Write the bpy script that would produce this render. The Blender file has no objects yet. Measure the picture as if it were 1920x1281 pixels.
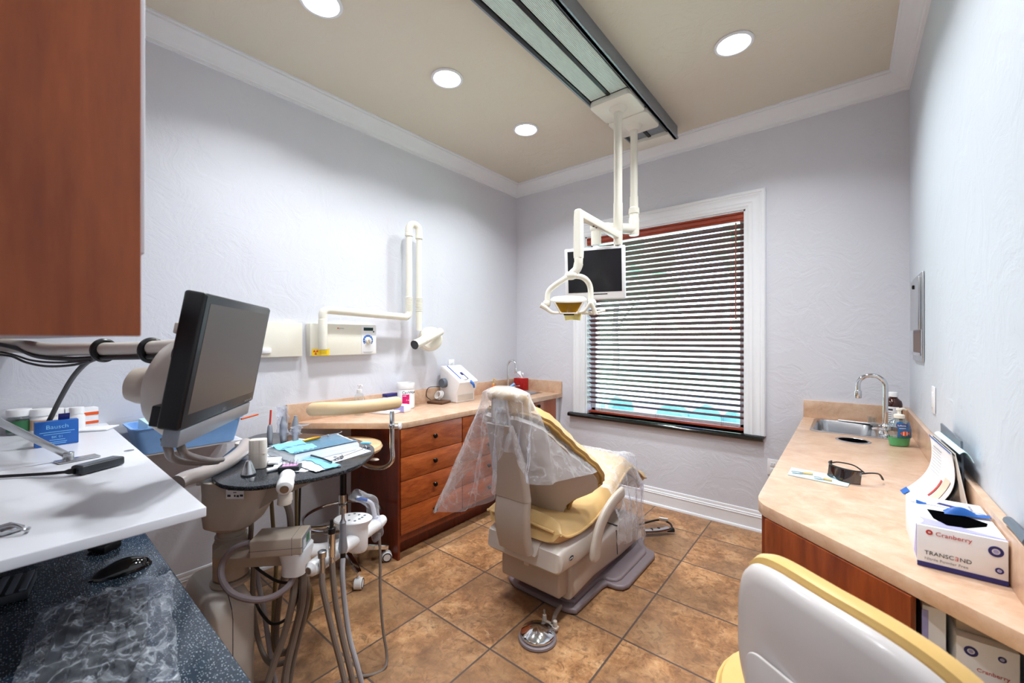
import bpy, bmesh, math, random
from mathutils import Vector, Matrix, Euler, noise as mnoise
random.seed(7)
PI=math.pi
COL=bpy.context.scene.collection
V=Vector
# ---------------------------------------------------------------- survey of the room
FPX=771.6; YAW=math.atan2(630,771.6); EYE=1.40; HOR=637.0
FW=V((-math.sin(YAW),math.cos(YAW),0)); RT=V((math.cos(YAW),math.sin(YAW),0))
def sight(u,v): return FW+RT*((u-960)/FPX)+V((0,0,(HOR-v)/FPX))
def at(u,v,d): return V((0,0,EYE))+sight(u,v)*d            # a measured point at depth d
def atz(u,v,z):
    s=sight(u,v); return V((0,0,EYE))+s*((z-EYE)/s.z)
def lat(l,d,z): 
    p=FW*d+RT*l; return V((p.x,p.y,z))
WL,WR,WB,WF,CH=-2.765,0.29,3.47,-1.5,3.04
# ---------------------------------------------------------------- materials
def lin(h):
    if not isinstance(h,str): return tuple(h)+((1,) if len(h)==3 else ())
    h=h.lstrip('#'); r=[int(h[i:i+2],16)/255 for i in (0,2,4)]
    return tuple((c/12.92 if c<=.04045 else ((c+.055)/1.055)**2.4) for c in r)+(1,)
def nmat(name):
    m=bpy.data.materials.new(name); m.use_nodes=True
    return m,m.node_tree,m.node_tree.nodes['Principled BSDF'],m.node_tree.nodes['Material Output']
def mixcol(nt,fac,a,b,mode='MIX'):
    n=nt.nodes.new('ShaderNodeMix'); n.data_type='RGBA'; n.blend_type=mode
    for s,val in ((0,fac),(6,a),(7,b)):
        if hasattr(val,'links') or isinstance(val,bpy.types.NodeSocket): nt.links.new(val,n.inputs[s])
        else: n.inputs[s].default_value=val
    return n.outputs[2]
def coords(nt,scale=(1,1,1)):
    g=nt.nodes.new('ShaderNodeTexCoord'); mp=nt.nodes.new('ShaderNodeMapping'); mp.inputs['Scale'].default_value=scale
    nt.links.new(g.outputs['Object'],mp.inputs['Vector']); return mp.outputs[0]
def ramp(nt,src,stops):
    r=nt.nodes.new('ShaderNodeValToRGB'); nt.links.new(src,r.inputs[0])
    while len(r.color_ramp.elements)<len(stops): r.color_ramp.elements.new(.5)
    for e,(p,c) in zip(r.color_ramp.elements,stops): e.position=p; e.color=lin(c) if isinstance(c,str) else c
    return r.outputs[0]
def noise(nt,vec,scale,detail=4,rough=.5,dist=0):
    n=nt.nodes.new('ShaderNodeTexNoise'); n.inputs['Scale'].default_value=scale; n.inputs['Detail'].default_value=detail
    n.inputs['Roughness'].default_value=rough; n.inputs['Distortion'].default_value=dist
    if vec is not None: nt.links.new(vec,n.inputs['Vector'])
    return n.outputs[0]
def bump(nt,b,src,strength=.2,dist=.01):
    n=nt.nodes.new('ShaderNodeBump'); n.inputs['Strength'].default_value=strength; n.inputs['Distance'].default_value=dist
    nt.links.new(src,n.inputs['Height']); nt.links.new(n.outputs[0],b.inputs['Normal'])
def mat(name,col,rough=.5,metal=0,var=.06,vs=30,bmp=0,bs=60,coat=0,spec=None,trans=0,ior=1.45,emit=0,alpha=1):
    m,nt,b,o=nmat(name); c=lin(col)
    if var>0:
        n=noise(nt,coords(nt),vs,3); d=tuple(max(0,x*(1-var)) for x in c[:3])+(1,); e=tuple(min(1,x*(1+var)) for x in c[:3])+(1,)
        nt.links.new(mixcol(nt,n,d,e),b.inputs['Base Color'])
    else: b.inputs['Base Color'].default_value=c
    b.inputs['Roughness'].default_value=rough; b.inputs['Metallic'].default_value=metal; b.inputs['IOR'].default_value=ior
    b.inputs['Coat Weight'].default_value=coat; b.inputs['Transmission Weight'].default_value=trans; b.inputs['Alpha'].default_value=alpha
    if spec is not None: b.inputs['Specular IOR Level'].default_value=spec
    if emit: b.inputs['Emission Color'].default_value=c; b.inputs['Emission Strength'].default_value=emit
    if bmp: bump(nt,b,noise(nt,coords(nt),bs,5),bmp,.005)
    return m
def plaster(name,col,strength=.35,s=5.0,rough=.55):
    m,nt,b,o=nmat(name); vec=coords(nt)
    n1=noise(nt,vec,s,9,.62,1.2); n2=noise(nt,vec,s*3.1,6,.6,.6)
    r1=ramp(nt,n1,[(.40,(0,0,0,1)),(.52,(1,1,1,1)),(.58,(.7,.7,.7,1)),(.72,(1,1,1,1))])
    h=mixcol(nt,.35,r1,n2); c=lin(col); n3=noise(nt,vec,1.3,3)
    nt.links.new(mixcol(nt,n3,tuple(x*.97 for x in c[:3])+(1,),tuple(min(1,x*1.02) for x in c[:3])+(1,)),b.inputs['Base Color'])
    b.inputs['Roughness'].default_value=rough; bump(nt,b,h,strength,.006); return m
def wood(name,dark,light,scale,rough=.33):
    m,nt,b,o=nmat(name); vec=coords(nt,scale)
    n1=noise(nt,vec,1.6,8,.62,1.6); n2=noise(nt,coords(nt,tuple(x*5 for x in scale)),2.2,5,.6)
    c=ramp(nt,mixcol(nt,.35,n1,n2),[(.32,dark),(.62,light)])
    nt.links.new(c,b.inputs['Base Color']); b.inputs['Roughness'].default_value=rough; b.inputs['Coat Weight'].default_value=.08
    bump(nt,b,n2,.05,.002); return m
def laminate(name,a,b_,c_):
    m,nt,b,o=nmat(name); n1=noise(nt,coords(nt),14,9,.7,.4)
    nt.links.new(ramp(nt,n1,[(.32,a),(.5,b_),(.68,c_)]),b.inputs['Base Color']); b.inputs['Roughness'].default_value=.28; return m
def granite(name,base='#0e1116',speck='#aab2bd',s=170,lo=.2,hi=.36,k=3.2):
    m,nt,b,o=nmat(name); vec=coords(nt)
    v=nt.nodes.new('ShaderNodeTexVoronoi'); v.inputs['Scale'].default_value=s; nt.links.new(vec,v.inputs['Vector'])
    sp=ramp(nt,v.outputs['Distance'],[(lo,(1,1,1,1)),(hi,(0,0,0,1))])
    rnd=ramp(nt,v.outputs['Color'],[(.36,(0,0,0,1)),(.52,(1,1,1,1))])
    f=mixcol(nt,1,sp,rnd,'MULTIPLY'); n2=noise(nt,vec,60,4)
    bc=mixcol(nt,n2,lin(base),tuple(x*k for x in lin(base)[:3])+(1,))
    nt.links.new(mixcol(nt,f,bc,lin(speck)),b.inputs['Base Color']); b.inputs['Roughness'].default_value=.16; return m
def tiles():
    m,nt,b,o=nmat('slate_look_floor_tile'); L=nt.links
    g=nt.nodes.new('ShaderNodeNewGeometry'); sx=nt.nodes.new('ShaderNodeSeparateXYZ'); L.new(g.outputs['Position'],sx.inputs[0])
    def M(op,a,bb=None):
        n=nt.nodes.new('ShaderNodeMath'); n.operation=op
        for i,x in enumerate((a,bb)):
            if x is None: continue
            if isinstance(x,bpy.types.NodeSocket): L.new(x,n.inputs[i])
            else: n.inputs[i].default_value=x
        return n.outputs[0]
    P=.4385
    qx=M('DIVIDE',M('SUBTRACT',sx.outputs[0],-.817-P*20),P); qy=M('DIVIDE',M('SUBTRACT',sx.outputs[1],1.379-P*20),P)
    fx=M('FRACT',qx); fy=M('FRACT',qy)
    d=M('MINIMUM',M('MINIMUM',fx,M('SUBTRACT',1.0,fx)),M('MINIMUM',fy,M('SUBTRACT',1.0,fy)))
    mask=ramp(nt,d,[(.008,(0,0,0,1)),(.0125,(1,1,1,1))])
    cx=nt.nodes.new('ShaderNodeCombineXYZ'); L.new(M('FLOOR',qx),cx.inputs[0]); L.new(M('FLOOR',qy),cx.inputs[1])
    wn=nt.nodes.new('ShaderNodeTexWhiteNoise'); L.new(cx.outputs[0],wn.inputs['Vector'])
    off=nt.nodes.new('ShaderNodeVectorMath'); off.operation='ADD'; sc=nt.nodes.new('ShaderNodeVectorMath'); sc.operation='SCALE'
    sc.inputs['Scale'].default_value=7; L.new(wn.outputs['Color'],sc.inputs[0]); L.new(g.outputs['Position'],off.inputs[0]); L.new(sc.outputs[0],off.inputs[1])
    n1=noise(nt,off.outputs[0],6,10,.68,.5); n2=noise(nt,off.outputs[0],26,8,.72,.8); n3=noise(nt,off.outputs[0],2.3,4,.5)
    base=ramp(nt,n1,[(.30,'#7f5636'),(.46,'#aa7a50'),(.56,'#c09063'),(.70,'#d0a87c')])
    c2=mixcol(nt,ramp(nt,n2,[(.34,(.85,.85,.85,1)),(.52,(0,0,0,1))]),base,lin('#6e5038'))
    c3=mixcol(nt,ramp(nt,n2,[(.56,(0,0,0,1)),(.72,(.65,.65,.65,1))]),c2,lin('#d8b488'))
    c4=mixcol(nt,ramp(nt,n3,[(.40,(.6,.6,.6,1)),(.58,(0,0,0,1))]),c3,lin('#7d6047'))
    L.new(mixcol(nt,mask,lin('#5a4c44'),c4),b.inputs['Base Color'])
    b.inputs['Roughness'].default_value=.42; bump(nt,b,mixcol(nt,1,mask,n2,'MULTIPLY'),.25,.004); return m
def film(name,amount=.25,tint=(.92,.94,1,1),rough=.12,s=22,face=.38,col=(.9,.9,.92),bst=.5,crease_glint=0,ss=9):
    m,nt,b,o=nmat(name); vec=coords(nt)
    t=nt.nodes.new('ShaderNodeBsdfTransparent'); t.inputs[0].default_value=tint; mx=nt.nodes.new('ShaderNodeMixShader')
    n1=noise(nt,vec,s,6,.6,1.5)
    a=ramp(nt,n1,[(.35,(amount*.55,)*3+(1,)),(.60,(amount,)*3+(1,)),(.72,(min(1,amount*1.7),)*3+(1,))])
    if crease_glint:  # thin crease lines: whitening and glints put into the film's opacity
        k1=ramp(nt,noise(nt,vec,ss,3,.5,1.2),[(.44,(0,0,0,1)),(.475,(1,1,1,1)),(.485,(.2,.2,.2,1)),(.53,(0,0,0,1))]); k2=ramp(nt,noise(nt,vec,ss*2.3,3,.5,.8),[(.50,(0,0,0,1)),(.52,(.8,.8,.8,1)),(.54,(0,0,0,1))])
        a=mixcol(nt,1,a,mixcol(nt,1,mixcol(nt,1,k1,k2,'ADD'),(crease_glint,crease_glint,crease_glint,1),'MULTIPLY'),'ADD')
    lw=nt.nodes.new('ShaderNodeLayerWeight'); lw.inputs[0].default_value=.35
    ad=nt.nodes.new('ShaderNodeMath'); ad.operation='MULTIPLY_ADD'; ad.use_clamp=True
    nt.links.new(lw.outputs['Facing'],ad.inputs[0]); ad.inputs[1].default_value=face; nt.links.new(a,ad.inputs[2])
    nt.links.new(ad.outputs[0],mx.inputs[0]); nt.links.new(t.outputs[0],mx.inputs[1]); nt.links.new(b.outputs[0],mx.inputs[2]); nt.links.new(mx.outputs[0],o.inputs[0])
    b.inputs['Base Color'].default_value=tuple(col)+(1,); b.inputs['Roughness'].default_value=rough; bump(nt,b,n1,bst,.02); return m
def glass(name,tint=(.95,.98,1,1),amount=.07):
    m,nt,b,o=nmat(name); t=nt.nodes.new('ShaderNodeBsdfTransparent'); t.inputs[0].default_value=tint
    gl=nt.nodes.new('ShaderNodeBsdfGlossy'); gl.inputs['Roughness'].default_value=.02
    n=noise(nt,coords(nt),3,2); mr=nt.nodes.new('ShaderNodeMath'); mr.operation='MULTIPLY'; nt.links.new(n,mr.inputs[0]); mr.inputs[1].default_value=amount*2
    mx=nt.nodes.new('ShaderNodeMixShader'); nt.links.new(mr.outputs[0],mx.inputs[0]); nt.links.new(t.outputs[0],mx.inputs[1]); nt.links.new(gl.outputs[0],mx.inputs[2]); nt.links.new(mx.outputs[0],o.inputs[0]); return m
M={}
M['wall']=plaster('wall_plaster','#d3d4dc',.30,4.6); M['wallr']=plaster('wall_plaster_cool_light','#c9d0d9',.30,4.6); M['ceil']=plaster('ceiling_plaster','#dad2c1',.3,7)  # wallr: same plaster, cool cast of the light put into its colour
M['trim']=mat('white_trim_paint','#e6e8ec',.35,var=.02); M['floor']=tiles()
M['cherry']=wood('cherry_wood','#7a2f0f','#b9602a',(1.2,1.6,9)); M['cherryv']=wood('cherry_wood_upright','#7c340f','#a35222',(7,7,.8))
M['cherryd']=wood('dark_cherry_wood','#4d170a','#7a2f12',(6,6,.9)); M['lam']=laminate('beige_laminate','#bd967b','#ccaa8f','#d7baa3')
M['black']=mat('black_plastic','#0c0d10',.35); M['blackg']=mat('black_gloss','#07080a',.08,coat=.5); M['knob']=mat('dark_bronze_metal','#17120f',.3,.7)
M['chrome']=mat('chrome','#d8dadd',.08,1,var=.02); M['steel']=mat('brushed_steel','#c3c5c8',.26,1,var=.05,vs=90)
M['white']=mat('white_plastic','#e8e8ea',.35,var=.02); M['cream']=mat('cream_enamel','#e3dfd2',.3,var=.02,coat=.2)
M['putty']=mat('putty_plastic','#bdb1a5',.38,var=.03); M['puttyl']=mat('pale_putty_plastic','#cdc4ba',.38,var=.03); M['mauve']=mat('mauve_grey_plastic','#84777a',.4,var=.05)
M['putty2']=mat('warm_putty_plastic','#b5a799',.38,var=.03)
M['tan']=mat('tan_upholstery','#d3ae74',.42,var=.06,vs=9,bmp=.06,bs=240); M['tand']=mat('tan_piping_and_shade','#a98345',.45,var=.05)
M['beige']=mat('beige_upholstery','#e0c197',.4,var=.04,bmp=.05,bs=260); M['yell']=mat('pale_yellow_upholstery','#d2ac69',.4,var=.05,bmp=.05,bs=260)
M['gran']=granite('dark_speckled_worktop','#0d1015','#a8b2be',420,.17,.33,2.2); M['gran2']=granite('dark_speckled_desk','#18212a','#a3afba',240,.18,.36)
M['shelf']=mat('white_laminate','#e3e5ec',.3,var=.02); M['hose']=mat('brown_grey_hose','#7b6f66',.45,var=.05); M['hoseg']=mat('grey_hose','#a5a5ab',.45,var=.04); M['hosed']=mat('dark_hose','#1a1817',.45)
M['hoseo']=mat('olive_hose','#7d6a45',.5)
M['film']=film('clear_plastic_film',.19,s=8,face=.34,crease_glint=.11,ss=3.2); M['film2']=film('clear_plastic_sleeve',.16,s=60); M['filmd']=film('crumpled_keyboard_film',.07,rough=.08,s=24,face=.25,col=(.62,.67,.74),bst=1.0,crease_glint=.42,ss=7)
M['screen']=mat('dark_screen','#17161b',.22,var=.1,vs=2); M['screen2']=mat('grey_screen','#4a4644',.35,var=.15,vs=1.5)  # screen2: plain grey with soft tone variation
M['bezel']=mat('dark_grey_bezel','#23282e',.35); M['silver']=mat('silver_plastic','#8f949d',.35,.3)
M['amber']=mat('amber_reflector_glass','#cf9a2a',.1,var=.25,vs=18,trans=.35,coat=.6); M['ambl']=mat('pale_amber_glass','#e8dc8c',.12,var=.15,vs=18,coat=.6)
M['slat']=mat('dark_cherry_slat','#6b3330',.45,var=.12,vs=12); M['val']=wood('red_cherry_valance','#7a2a1c','#9d4530',(2,8,14))
M['glass']=glass('window_glass'); M['clearg']=glass('clear_acrylic',(.93,.96,.97,1),.12)
M['blue']=mat('blue_plastic','#1f5fb0',.4); M['bluel']=mat('light_blue_plastic','#86b3ea',.4,var=.08); M['bluep']=mat('pale_blue_paper','#c4e3ea',.6,var=.05)
M['wrap']=mat('blue_sterile_wrap','#7fc3dd',.35,var=.2,vs=40,bmp=.3,bs=60); M['wrapw']=mat('white_sterile_paper','#e6edf3',.5,var=.05,bmp=.2,bs=60); M['wrapd']=mat('steel_blue_film','#4f7f9c',.15,var=.3,vs=60,bmp=.3,bs=90)
M['gold']=mat('gold_metal','#c99432',.25,.9); M['red']=mat('red_plastic','#b3121a',.4,var=.2,vs=60); M['redc']=mat('clear_red_straw','#d03a2a',.3); M['orange']=mat('orange_plastic','#e2571c',.4)
M['mag']=mat('magenta_label','#d3116b',.4,var=.02); M['pink']=mat('pink_foam','#e4a0d8',.6); M['yellow']=mat('yellow_label','#f2cd11',.4,var=.02); M['grey']=mat('grey_plastic','#5e6772',.4); M['dgrey']=mat('charcoal_plastic','#2e3338',.4)
M['paper']=mat('white_paper','#eef0f4',.6,var=.02); M['ink']=mat('dark_ink','#3a3d48',.6,var=0); M['inkb']=mat('blue_ink','#2c4fa6',.5,var=0); M['inkr']=mat('red_ink','#c23a35',.5,var=0); M['inkg']=mat('pale_grey_ink','#9a98a0',.6,var=0); M['inkt']=mat('teal_ink','#2fae8c',.5,var=0); M['inkw']=mat('white_ink','#e8eefc',.5,var=0); M['inkl']=mat('light_blue_ink','#7fc0f0',.5,var=0)
M['navy']=mat('navy_print','#2b2a6d',.45,var=.05); M['lilac']=mat('lilac_print','#a9a6dd',.45,var=.3,vs=25); M['brown']=mat('brown_bottle_glass','#3a130a',.08,coat=.6); M['walnut']=mat('walnut_wood','#5a3b27',.4,var=.2)
M['soapg']=mat('green_soap','#59c47e',.12,var=.1,trans=.4,coat=.6); M['soapb']=mat('clear_blue_soap_label','#1667a8',.2,var=.15,vs=30,coat=.5); M['greenl']=mat('green_label','#2f6b45',.5,var=.2); M['lcd']=mat('dark_display','#16302f',.2); M['lcdg']=mat('green_display','#1e6b35',.3,emit=.1)
M['green']=mat('teal_lens_panel','#dcece5',.35,var=.08,vs=3); M['alu']=mat('aluminium_rail','#8a929a',.35,.5,var=.04); M['lamp']=mat('lamp_lens','#ffffff',.3,var=0,emit=14); M['sill']=mat('black_marble_sill','#0d0f11',.12,var=.3,vs=20,coat=.3)
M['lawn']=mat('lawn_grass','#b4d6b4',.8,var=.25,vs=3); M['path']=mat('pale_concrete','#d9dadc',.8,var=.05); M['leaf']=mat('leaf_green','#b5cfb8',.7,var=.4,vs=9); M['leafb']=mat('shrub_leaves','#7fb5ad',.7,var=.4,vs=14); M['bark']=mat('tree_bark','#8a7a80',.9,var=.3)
M['shell']=mat('grey_white_shell','#c6c0be',.28,var=.02,coat=.2); M['bargrey']=mat('grey_handle_plastic','#a39a97',.22,var=.03,coat=.3); M['keys']=mat('black_keys','#26292e',.4); M['tubed']=mat('dark_taupe_tube','#6a605b',.35); M['soapc']=glass('clear_soap_bottle',(.72,.86,.94,1),.3); M['cherrym']=wood('deep_cherry_wood','#5c220d','#8c421c',(6,6,.8)); M['void']=mat('unlit_black','#050506',.95,spec=0); M['tooth']=mat('peach_print','#e8c4ae',.5,var=.1); M['smoke']=glass('smoked_lens',(.16,.13,.14,1),.12); M['wirew']=mat('white_cord','#dcdcdc',.5)
# ---------------------------------------------------------------- mesh building
OFF={}
def cr(pts,n=8,closed=False):
    p=[V(q) for q in pts]; out=[]; m=len(p)
    if m<3 and not closed: return p
    rng=range(m if closed else m-1)
    for i in rng:
        if closed: a,b,c,d=p[(i-1)%m],p[i],p[(i+1)%m],p[(i+2)%m]
        else: a,b,c,d=p[max(i-1,0)],p[i],p[i+1],p[min(i+2,m-1)]
        for k in range(n):
            t=k/n; out.append(.5*((2*b)+(c-a)*t+(2*a-5*b+4*c-d)*t*t+(3*b-a-3*c+d)*t**3))
    if not closed: out.append(p[-1])
    return out
class MB:
    def __init__(s): s.bm=bmesh.new()
    def add(s,bm2,mtx=None):
        if mtx is not None: bmesh.ops.transform(bm2,matrix=mtx,verts=bm2.verts)
        me=bpy.data.meshes.new('t'); bm2.to_mesh(me); bm2.free(); s.bm.from_mesh(me); bpy.data.meshes.remove(me); return s
    def box(s,c,d,rot=(0,0,0),bev=0,seg=2,mtx=None):
        b=bmesh.new(); bmesh.ops.create_cube(b,size=1); bmesh.ops.scale(b,vec=d,verts=b.verts)
        if bev>0: bmesh.ops.bevel(b,geom=b.edges[:],offset=min(bev,min(d)*.49),segments=seg,profile=.5,affect='EDGES')
        T=Matrix.Translation(V(c))@Euler(rot).to_matrix().to_4x4()
        return s.add(b,(mtx@T) if mtx else T)
    def bb(s,lo,hi,bev=0,seg=2): 
        lo,hi=V(lo),V(hi); return s.box((lo+hi)/2,[abs(x) for x in hi-lo],bev=bev,seg=seg)
    def cyl(s,p0,p1,r0,r1=None,n=24,bev=0):
        p0,p1=V(p0),V(p1); r1=r0 if r1 is None else r1; b=bmesh.new(); d=p1-p0
        bmesh.ops.create_cone(b,cap_ends=True,segments=n,radius1=max(r0,1e-5),radius2=max(r1,1e-5),depth=d.length)
        if bev>0:
            ed=[e for e in b.edges if len(e.link_faces)==2 and any(len(f.verts)>4 for f in e.link_faces)]
            bmesh.ops.bevel(b,geom=ed,offset=bev,segments=3,profile=.5,affect='EDGES')
        return s.add(b,Matrix.Translation((p0+p1)/2)@d.to_track_quat('Z','Y').to_matrix().to_4x4())
    def tube(s,pts,r,n=10,smooth=6,closed=False,flat=1):
        p=cr(pts,smooth,closed) if smooth else [V(q) for q in pts]; m=len(p); b=bmesh.new(); rings=[]; up=None
        for i,q in enumerate(p):
            t=(p[(i+1)%m]-p[i-1]) if closed else (p[min(i+1,m-1)]-p[max(i-1,0)])
            if t.length<1e-9: t=V((0,0,1))
            t.normalize()
            if up is None: up=t.orthogonal().normalized() if abs(t.z)>.95 else V((0,0,1))
            x=t.cross(up)
            if x.length<1e-6: x=t.orthogonal()
            x.normalize(); up=x.cross(t).normalized()
            rr=r(i/(m-1)) if callable(r) else r
            rings.append([b.verts.new(q+(x*math.cos(2*PI*k/n)+up*math.sin(2*PI*k/n)*flat)*rr) for k in range(n)])
        for i in range(m if closed else m-1):
            A,B=rings[i],rings[(i+1)%m]
            for k in range(n): b.faces.new((A[k],A[(k+1)%n],B[(k+1)%n],B[k]))
        if not closed: b.faces.new(rings[0][::-1]); b.faces.new(rings[-1])
        return s.add(b)
    def lathe(s,prof,c=(0,0,0),axis=(0,0,1),n=32,sx=1,sy=1,ring=False):
        b=bmesh.new(); rings=[]
        for r,z in prof: rings.append([b.verts.new((r*sx*math.cos(2*PI*k/n),r*sy*math.sin(2*PI*k/n),z)) for k in range(n)] if r>1e-6 else [b.verts.new((0,0,z))])
        for A,B in zip(rings,rings[1:]+([rings[0]] if ring else [])):
            for k in range(n):
                q=[A[k%len(A)],A[(k+1)%len(A)],B[(k+1)%len(B)],B[k%len(B)]]; q=list(dict.fromkeys(q))
                if len(q)>2: b.faces.new(q)
        if len(rings[0])>1 and not ring: b.faces.new(rings[0][::-1])
        if len(rings[-1])>1 and not ring: b.faces.new(rings[-1])
        if ring: bmesh.ops.recalc_face_normals(b,faces=b.faces)
        return s.add(b,Matrix.Translation(V(c))@V(axis).to_track_quat('Z','Y').to_matrix().to_4x4())
    def prism(s,poly,z0,z1,bev=0,mtx=None,seg=2):
        b=bmesh.new(); lo=[b.verts.new((x,y,z0)) for x,y in poly]; hi=[b.verts.new((x,y,z1)) for x,y in poly]; n=len(poly)
        b.faces.new(lo[::-1]); b.faces.new(hi)
        for i in range(n): b.faces.new((lo[i],lo[(i+1)%n],hi[(i+1)%n],hi[i]))
        bmesh.ops.recalc_face_normals(b,faces=b.faces)
        if bev>0:
            ed=[e for e in b.edges if any(len(f.verts)==n for f in e.link_faces)] if n>4 else b.edges[:]
            bmesh.ops.bevel(b,geom=ed,offset=bev,segments=seg,profile=.5,affect='EDGES')
        return s.add(b,mtx)
    def loft(s,rings,cap=True,closed=True):
        b=bmesh.new(); R=[[b.verts.new(V(p)) for p in r] for r in rings]; n=len(R[0])
        for A,B in zip(R,R[1:]):
            for k in range(n if closed else n-1): b.faces.new((A[k],A[(k+1)%n],B[(k+1)%n],B[k]))
        if cap and closed: b.faces.new(R[0][::-1]); b.faces.new(R[-1])
        bmesh.ops.recalc_face_normals(b,faces=b.faces); return s.add(b)
    def grid(s,f,nu,nv,thick=0,closeu=False):
        b=bmesh.new(); g=[[b.verts.new(V(f(i/(nu if closeu else nu-1),j/(nv-1)))) for j in range(nv)] for i in range(nu)]
        for i in range(nu if closeu else nu-1):
            for j in range(nv-1): b.faces.new((g[i][j],g[(i+1)%nu][j],g[(i+1)%nu][j+1],g[i][j+1]))
        bmesh.ops.recalc_face_normals(b,faces=b.faces)
        if thick: bmesh.ops.solidify(b,geom=b.faces[:],thickness=thick)
        return s.add(b)
    def ball(s,c,r,n=24,rot=(0,0,0),e=None):
        r=(r,r,r) if not hasattr(r,'__len__') else r; b=bmesh.new(); bmesh.ops.create_uvsphere(b,u_segments=n,v_segments=n//2,radius=1)
        if e:
            for v in b.verts: v.co=V([math.copysign(abs(x)**e,x) for x in v.co])
        bmesh.ops.scale(b,vec=r,verts=b.verts)
        return s.add(b,Matrix.Translation(V(c))@Euler(rot).to_matrix().to_4x4())
    def text(s,txt,mtx,size=.02,depth=.0003,align='LEFT',shear=0):
        cu=bpy.data.curves.new('t','FONT'); cu.body=txt; cu.size=size; cu.extrude=depth; cu.align_x=align; cu.shear=shear; cu.resolution_u=3
        o=bpy.data.objects.new('t',cu); COL.objects.link(o); bpy.context.view_layer.update()
        me=bpy.data.meshes.new_from_object(o); me.transform(mtx); s.bm.from_mesh(me)
        bpy.data.objects.remove(o); bpy.data.curves.remove(cu); bpy.data.meshes.remove(me); return s
    def build(s,name,m,parent=None,angle=35,kind=None,sub=0):
        bmesh.ops.remove_doubles(s.bm,verts=s.bm.verts,dist=1e-6)
        me=bpy.data.meshes.new(name); s.bm.to_mesh(me); s.bm.free(); o=bpy.data.objects.new(name,me); COL.objects.link(o)
        me.materials.append(M[m] if isinstance(m,str) else m)
        if parent is not None: off=OFF[parent.name]
        else:
            xs=[v.co for v in me.vertices]; off=V(((min(v.x for v in xs)+max(v.x for v in xs))/2,(min(v.y for v in xs)+max(v.y for v in xs))/2,min(v.z for v in xs)))
        me.transform(Matrix.Translation(-off))
        for p in me.polygons: p.use_smooth=True
        me.set_sharp_from_angle(angle=math.radians(angle))
        if parent is not None: o.parent=parent
        else: o.location=off
        OFF[o.name]=off
        if sub: md=o.modifiers.new('s','SUBSURF'); md.levels=sub; md.render_levels=sub
        if kind: o['kind']=kind
        return o
def thing(name,label,cat,loc,group=None):
    o=bpy.data.objects.new(name,None); o.empty_display_size=.05; COL.objects.link(o); o.location=loc; OFF[o.name]=V(loc)
    return tag(o,label,cat,group)
def tag(o,label,cat,group=None):
    o['label']=label; o['category']=cat
    if group: o['group']=group
    return o
def struct(mb,name,m,parent=None,label=None):
    o=mb.build(name,m,parent)
    if parent is None: o['kind']='structure'
    return o
def copy_tree(o,parent=None):
    c=o.copy(); COL.objects.link(c); OFF[c.name]=OFF[o.name]
    if parent is not None: c.parent=parent
    for ch in list(o.children): copy_tree(ch,c)
    return c
def frame(o,x,y):      # matrix with origin o, x axis and y axis given
    x=V(x).normalized(); y=V(y); y=(y-x*y.dot(x)).normalized(); z=x.cross(y)
    m=Matrix((x,y,z)).transposed().to_4x4(); m.translation=V(o); return m
def rrect(w,h,r,n=5):
    out=[]
    for cx,cy,a in ((w/2-r,h/2-r,0),(-w/2+r,h/2-r,90),(-w/2+r,-h/2+r,180),(w/2-r,-h/2+r,270)):
        for k in range(n+1): t=math.radians(a+90*k/n); out.append((cx+r*math.cos(t),cy+r*math.sin(t)))
    return out
# ================================================================ ROOM SHELL
b=MB(); b.bb((WL-.1,WF-.1,-.1),(WR+.1,WB+.14,0)); struct(b,'floor','floor')
b=MB(); b.bb((WL-.1,WF-.1,CH),(WR+.1,WB+.14,CH+.1)); struct(b,'ceiling','ceil')
b=MB(); b.bb((WL-.1,WF-.1,0),(WL,WB+.14,CH)); struct(b,'wall_left','wall')
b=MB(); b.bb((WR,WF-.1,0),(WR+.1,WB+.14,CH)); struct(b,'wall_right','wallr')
b=MB(); b.bb((WL,WF-.1,0),(WR,WF,CH)); struct(b,'wall_front','wall')
OX0,OX1,OZ0,OZ1=-1.93,-.59,.70,2.37
b=MB()
for lo,hi in (((WL,WB,0),(OX0,WB+.14,CH)),((OX1,WB,0),(WR,WB+.14,CH)),((OX0,WB,0),(OX1,WB+.14,OZ0)),((OX0,WB,OZ1),(OX1,WB+.14,CH))): b.bb(lo,hi)
struct(b,'wall_back','wall')
def sweep(b,prof,p0,p1,nrm,m0=0,m1=0):   # prof (out,z) run from p0 to p1; nrm points into the room; mitre shifts the ends
    p0,p1,nrm=V(p0),V(p1),V(nrm); d=(p1-p0).normalized()
    b.loft([[p0+nrm*o+V((0,0,z))+d*(o*m0) for o,z in prof],[p1+nrm*o+V((0,0,z))-d*(o*m1) for o,z in prof]])
base=[(0,0),(.026,0),(.026,.012),(.022,.018),(.014,.02),(.014,.10),(.017,.102),(.017,.106),(.011,.11),(.014,.116),(.012,.122),(.008,.126),(.009,.132),(.006,.145),(0,.148)]
for nm,p0,p1,n in (('baseboard_left',(WL,WF,0),(WL,1.56,0),(1,0,0)),('baseboard_back',(-2.19,WB,0),(-.22,WB,0),(0,-1,0)),('baseboard_front',(WL,WF,0),(WR,WF,0),(0,1,0)),('baseboard_right',(WR,WF,0),(WR,1.08,0),(-1,0,0))):
    b=MB(); sweep(b,base,p0,p1,n); struct(b,nm,'trim')
cro=[(0,-.118),(.012,-.116),(.012,-.100),(.018,-.096),(.022,-.084),(.030,-.078),(.046,-.056),(.062,-.040),(.080,-.028),(.086,-.024),(.086,-.014),(.096,-.010),(.096,0),(0,0)]
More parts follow.
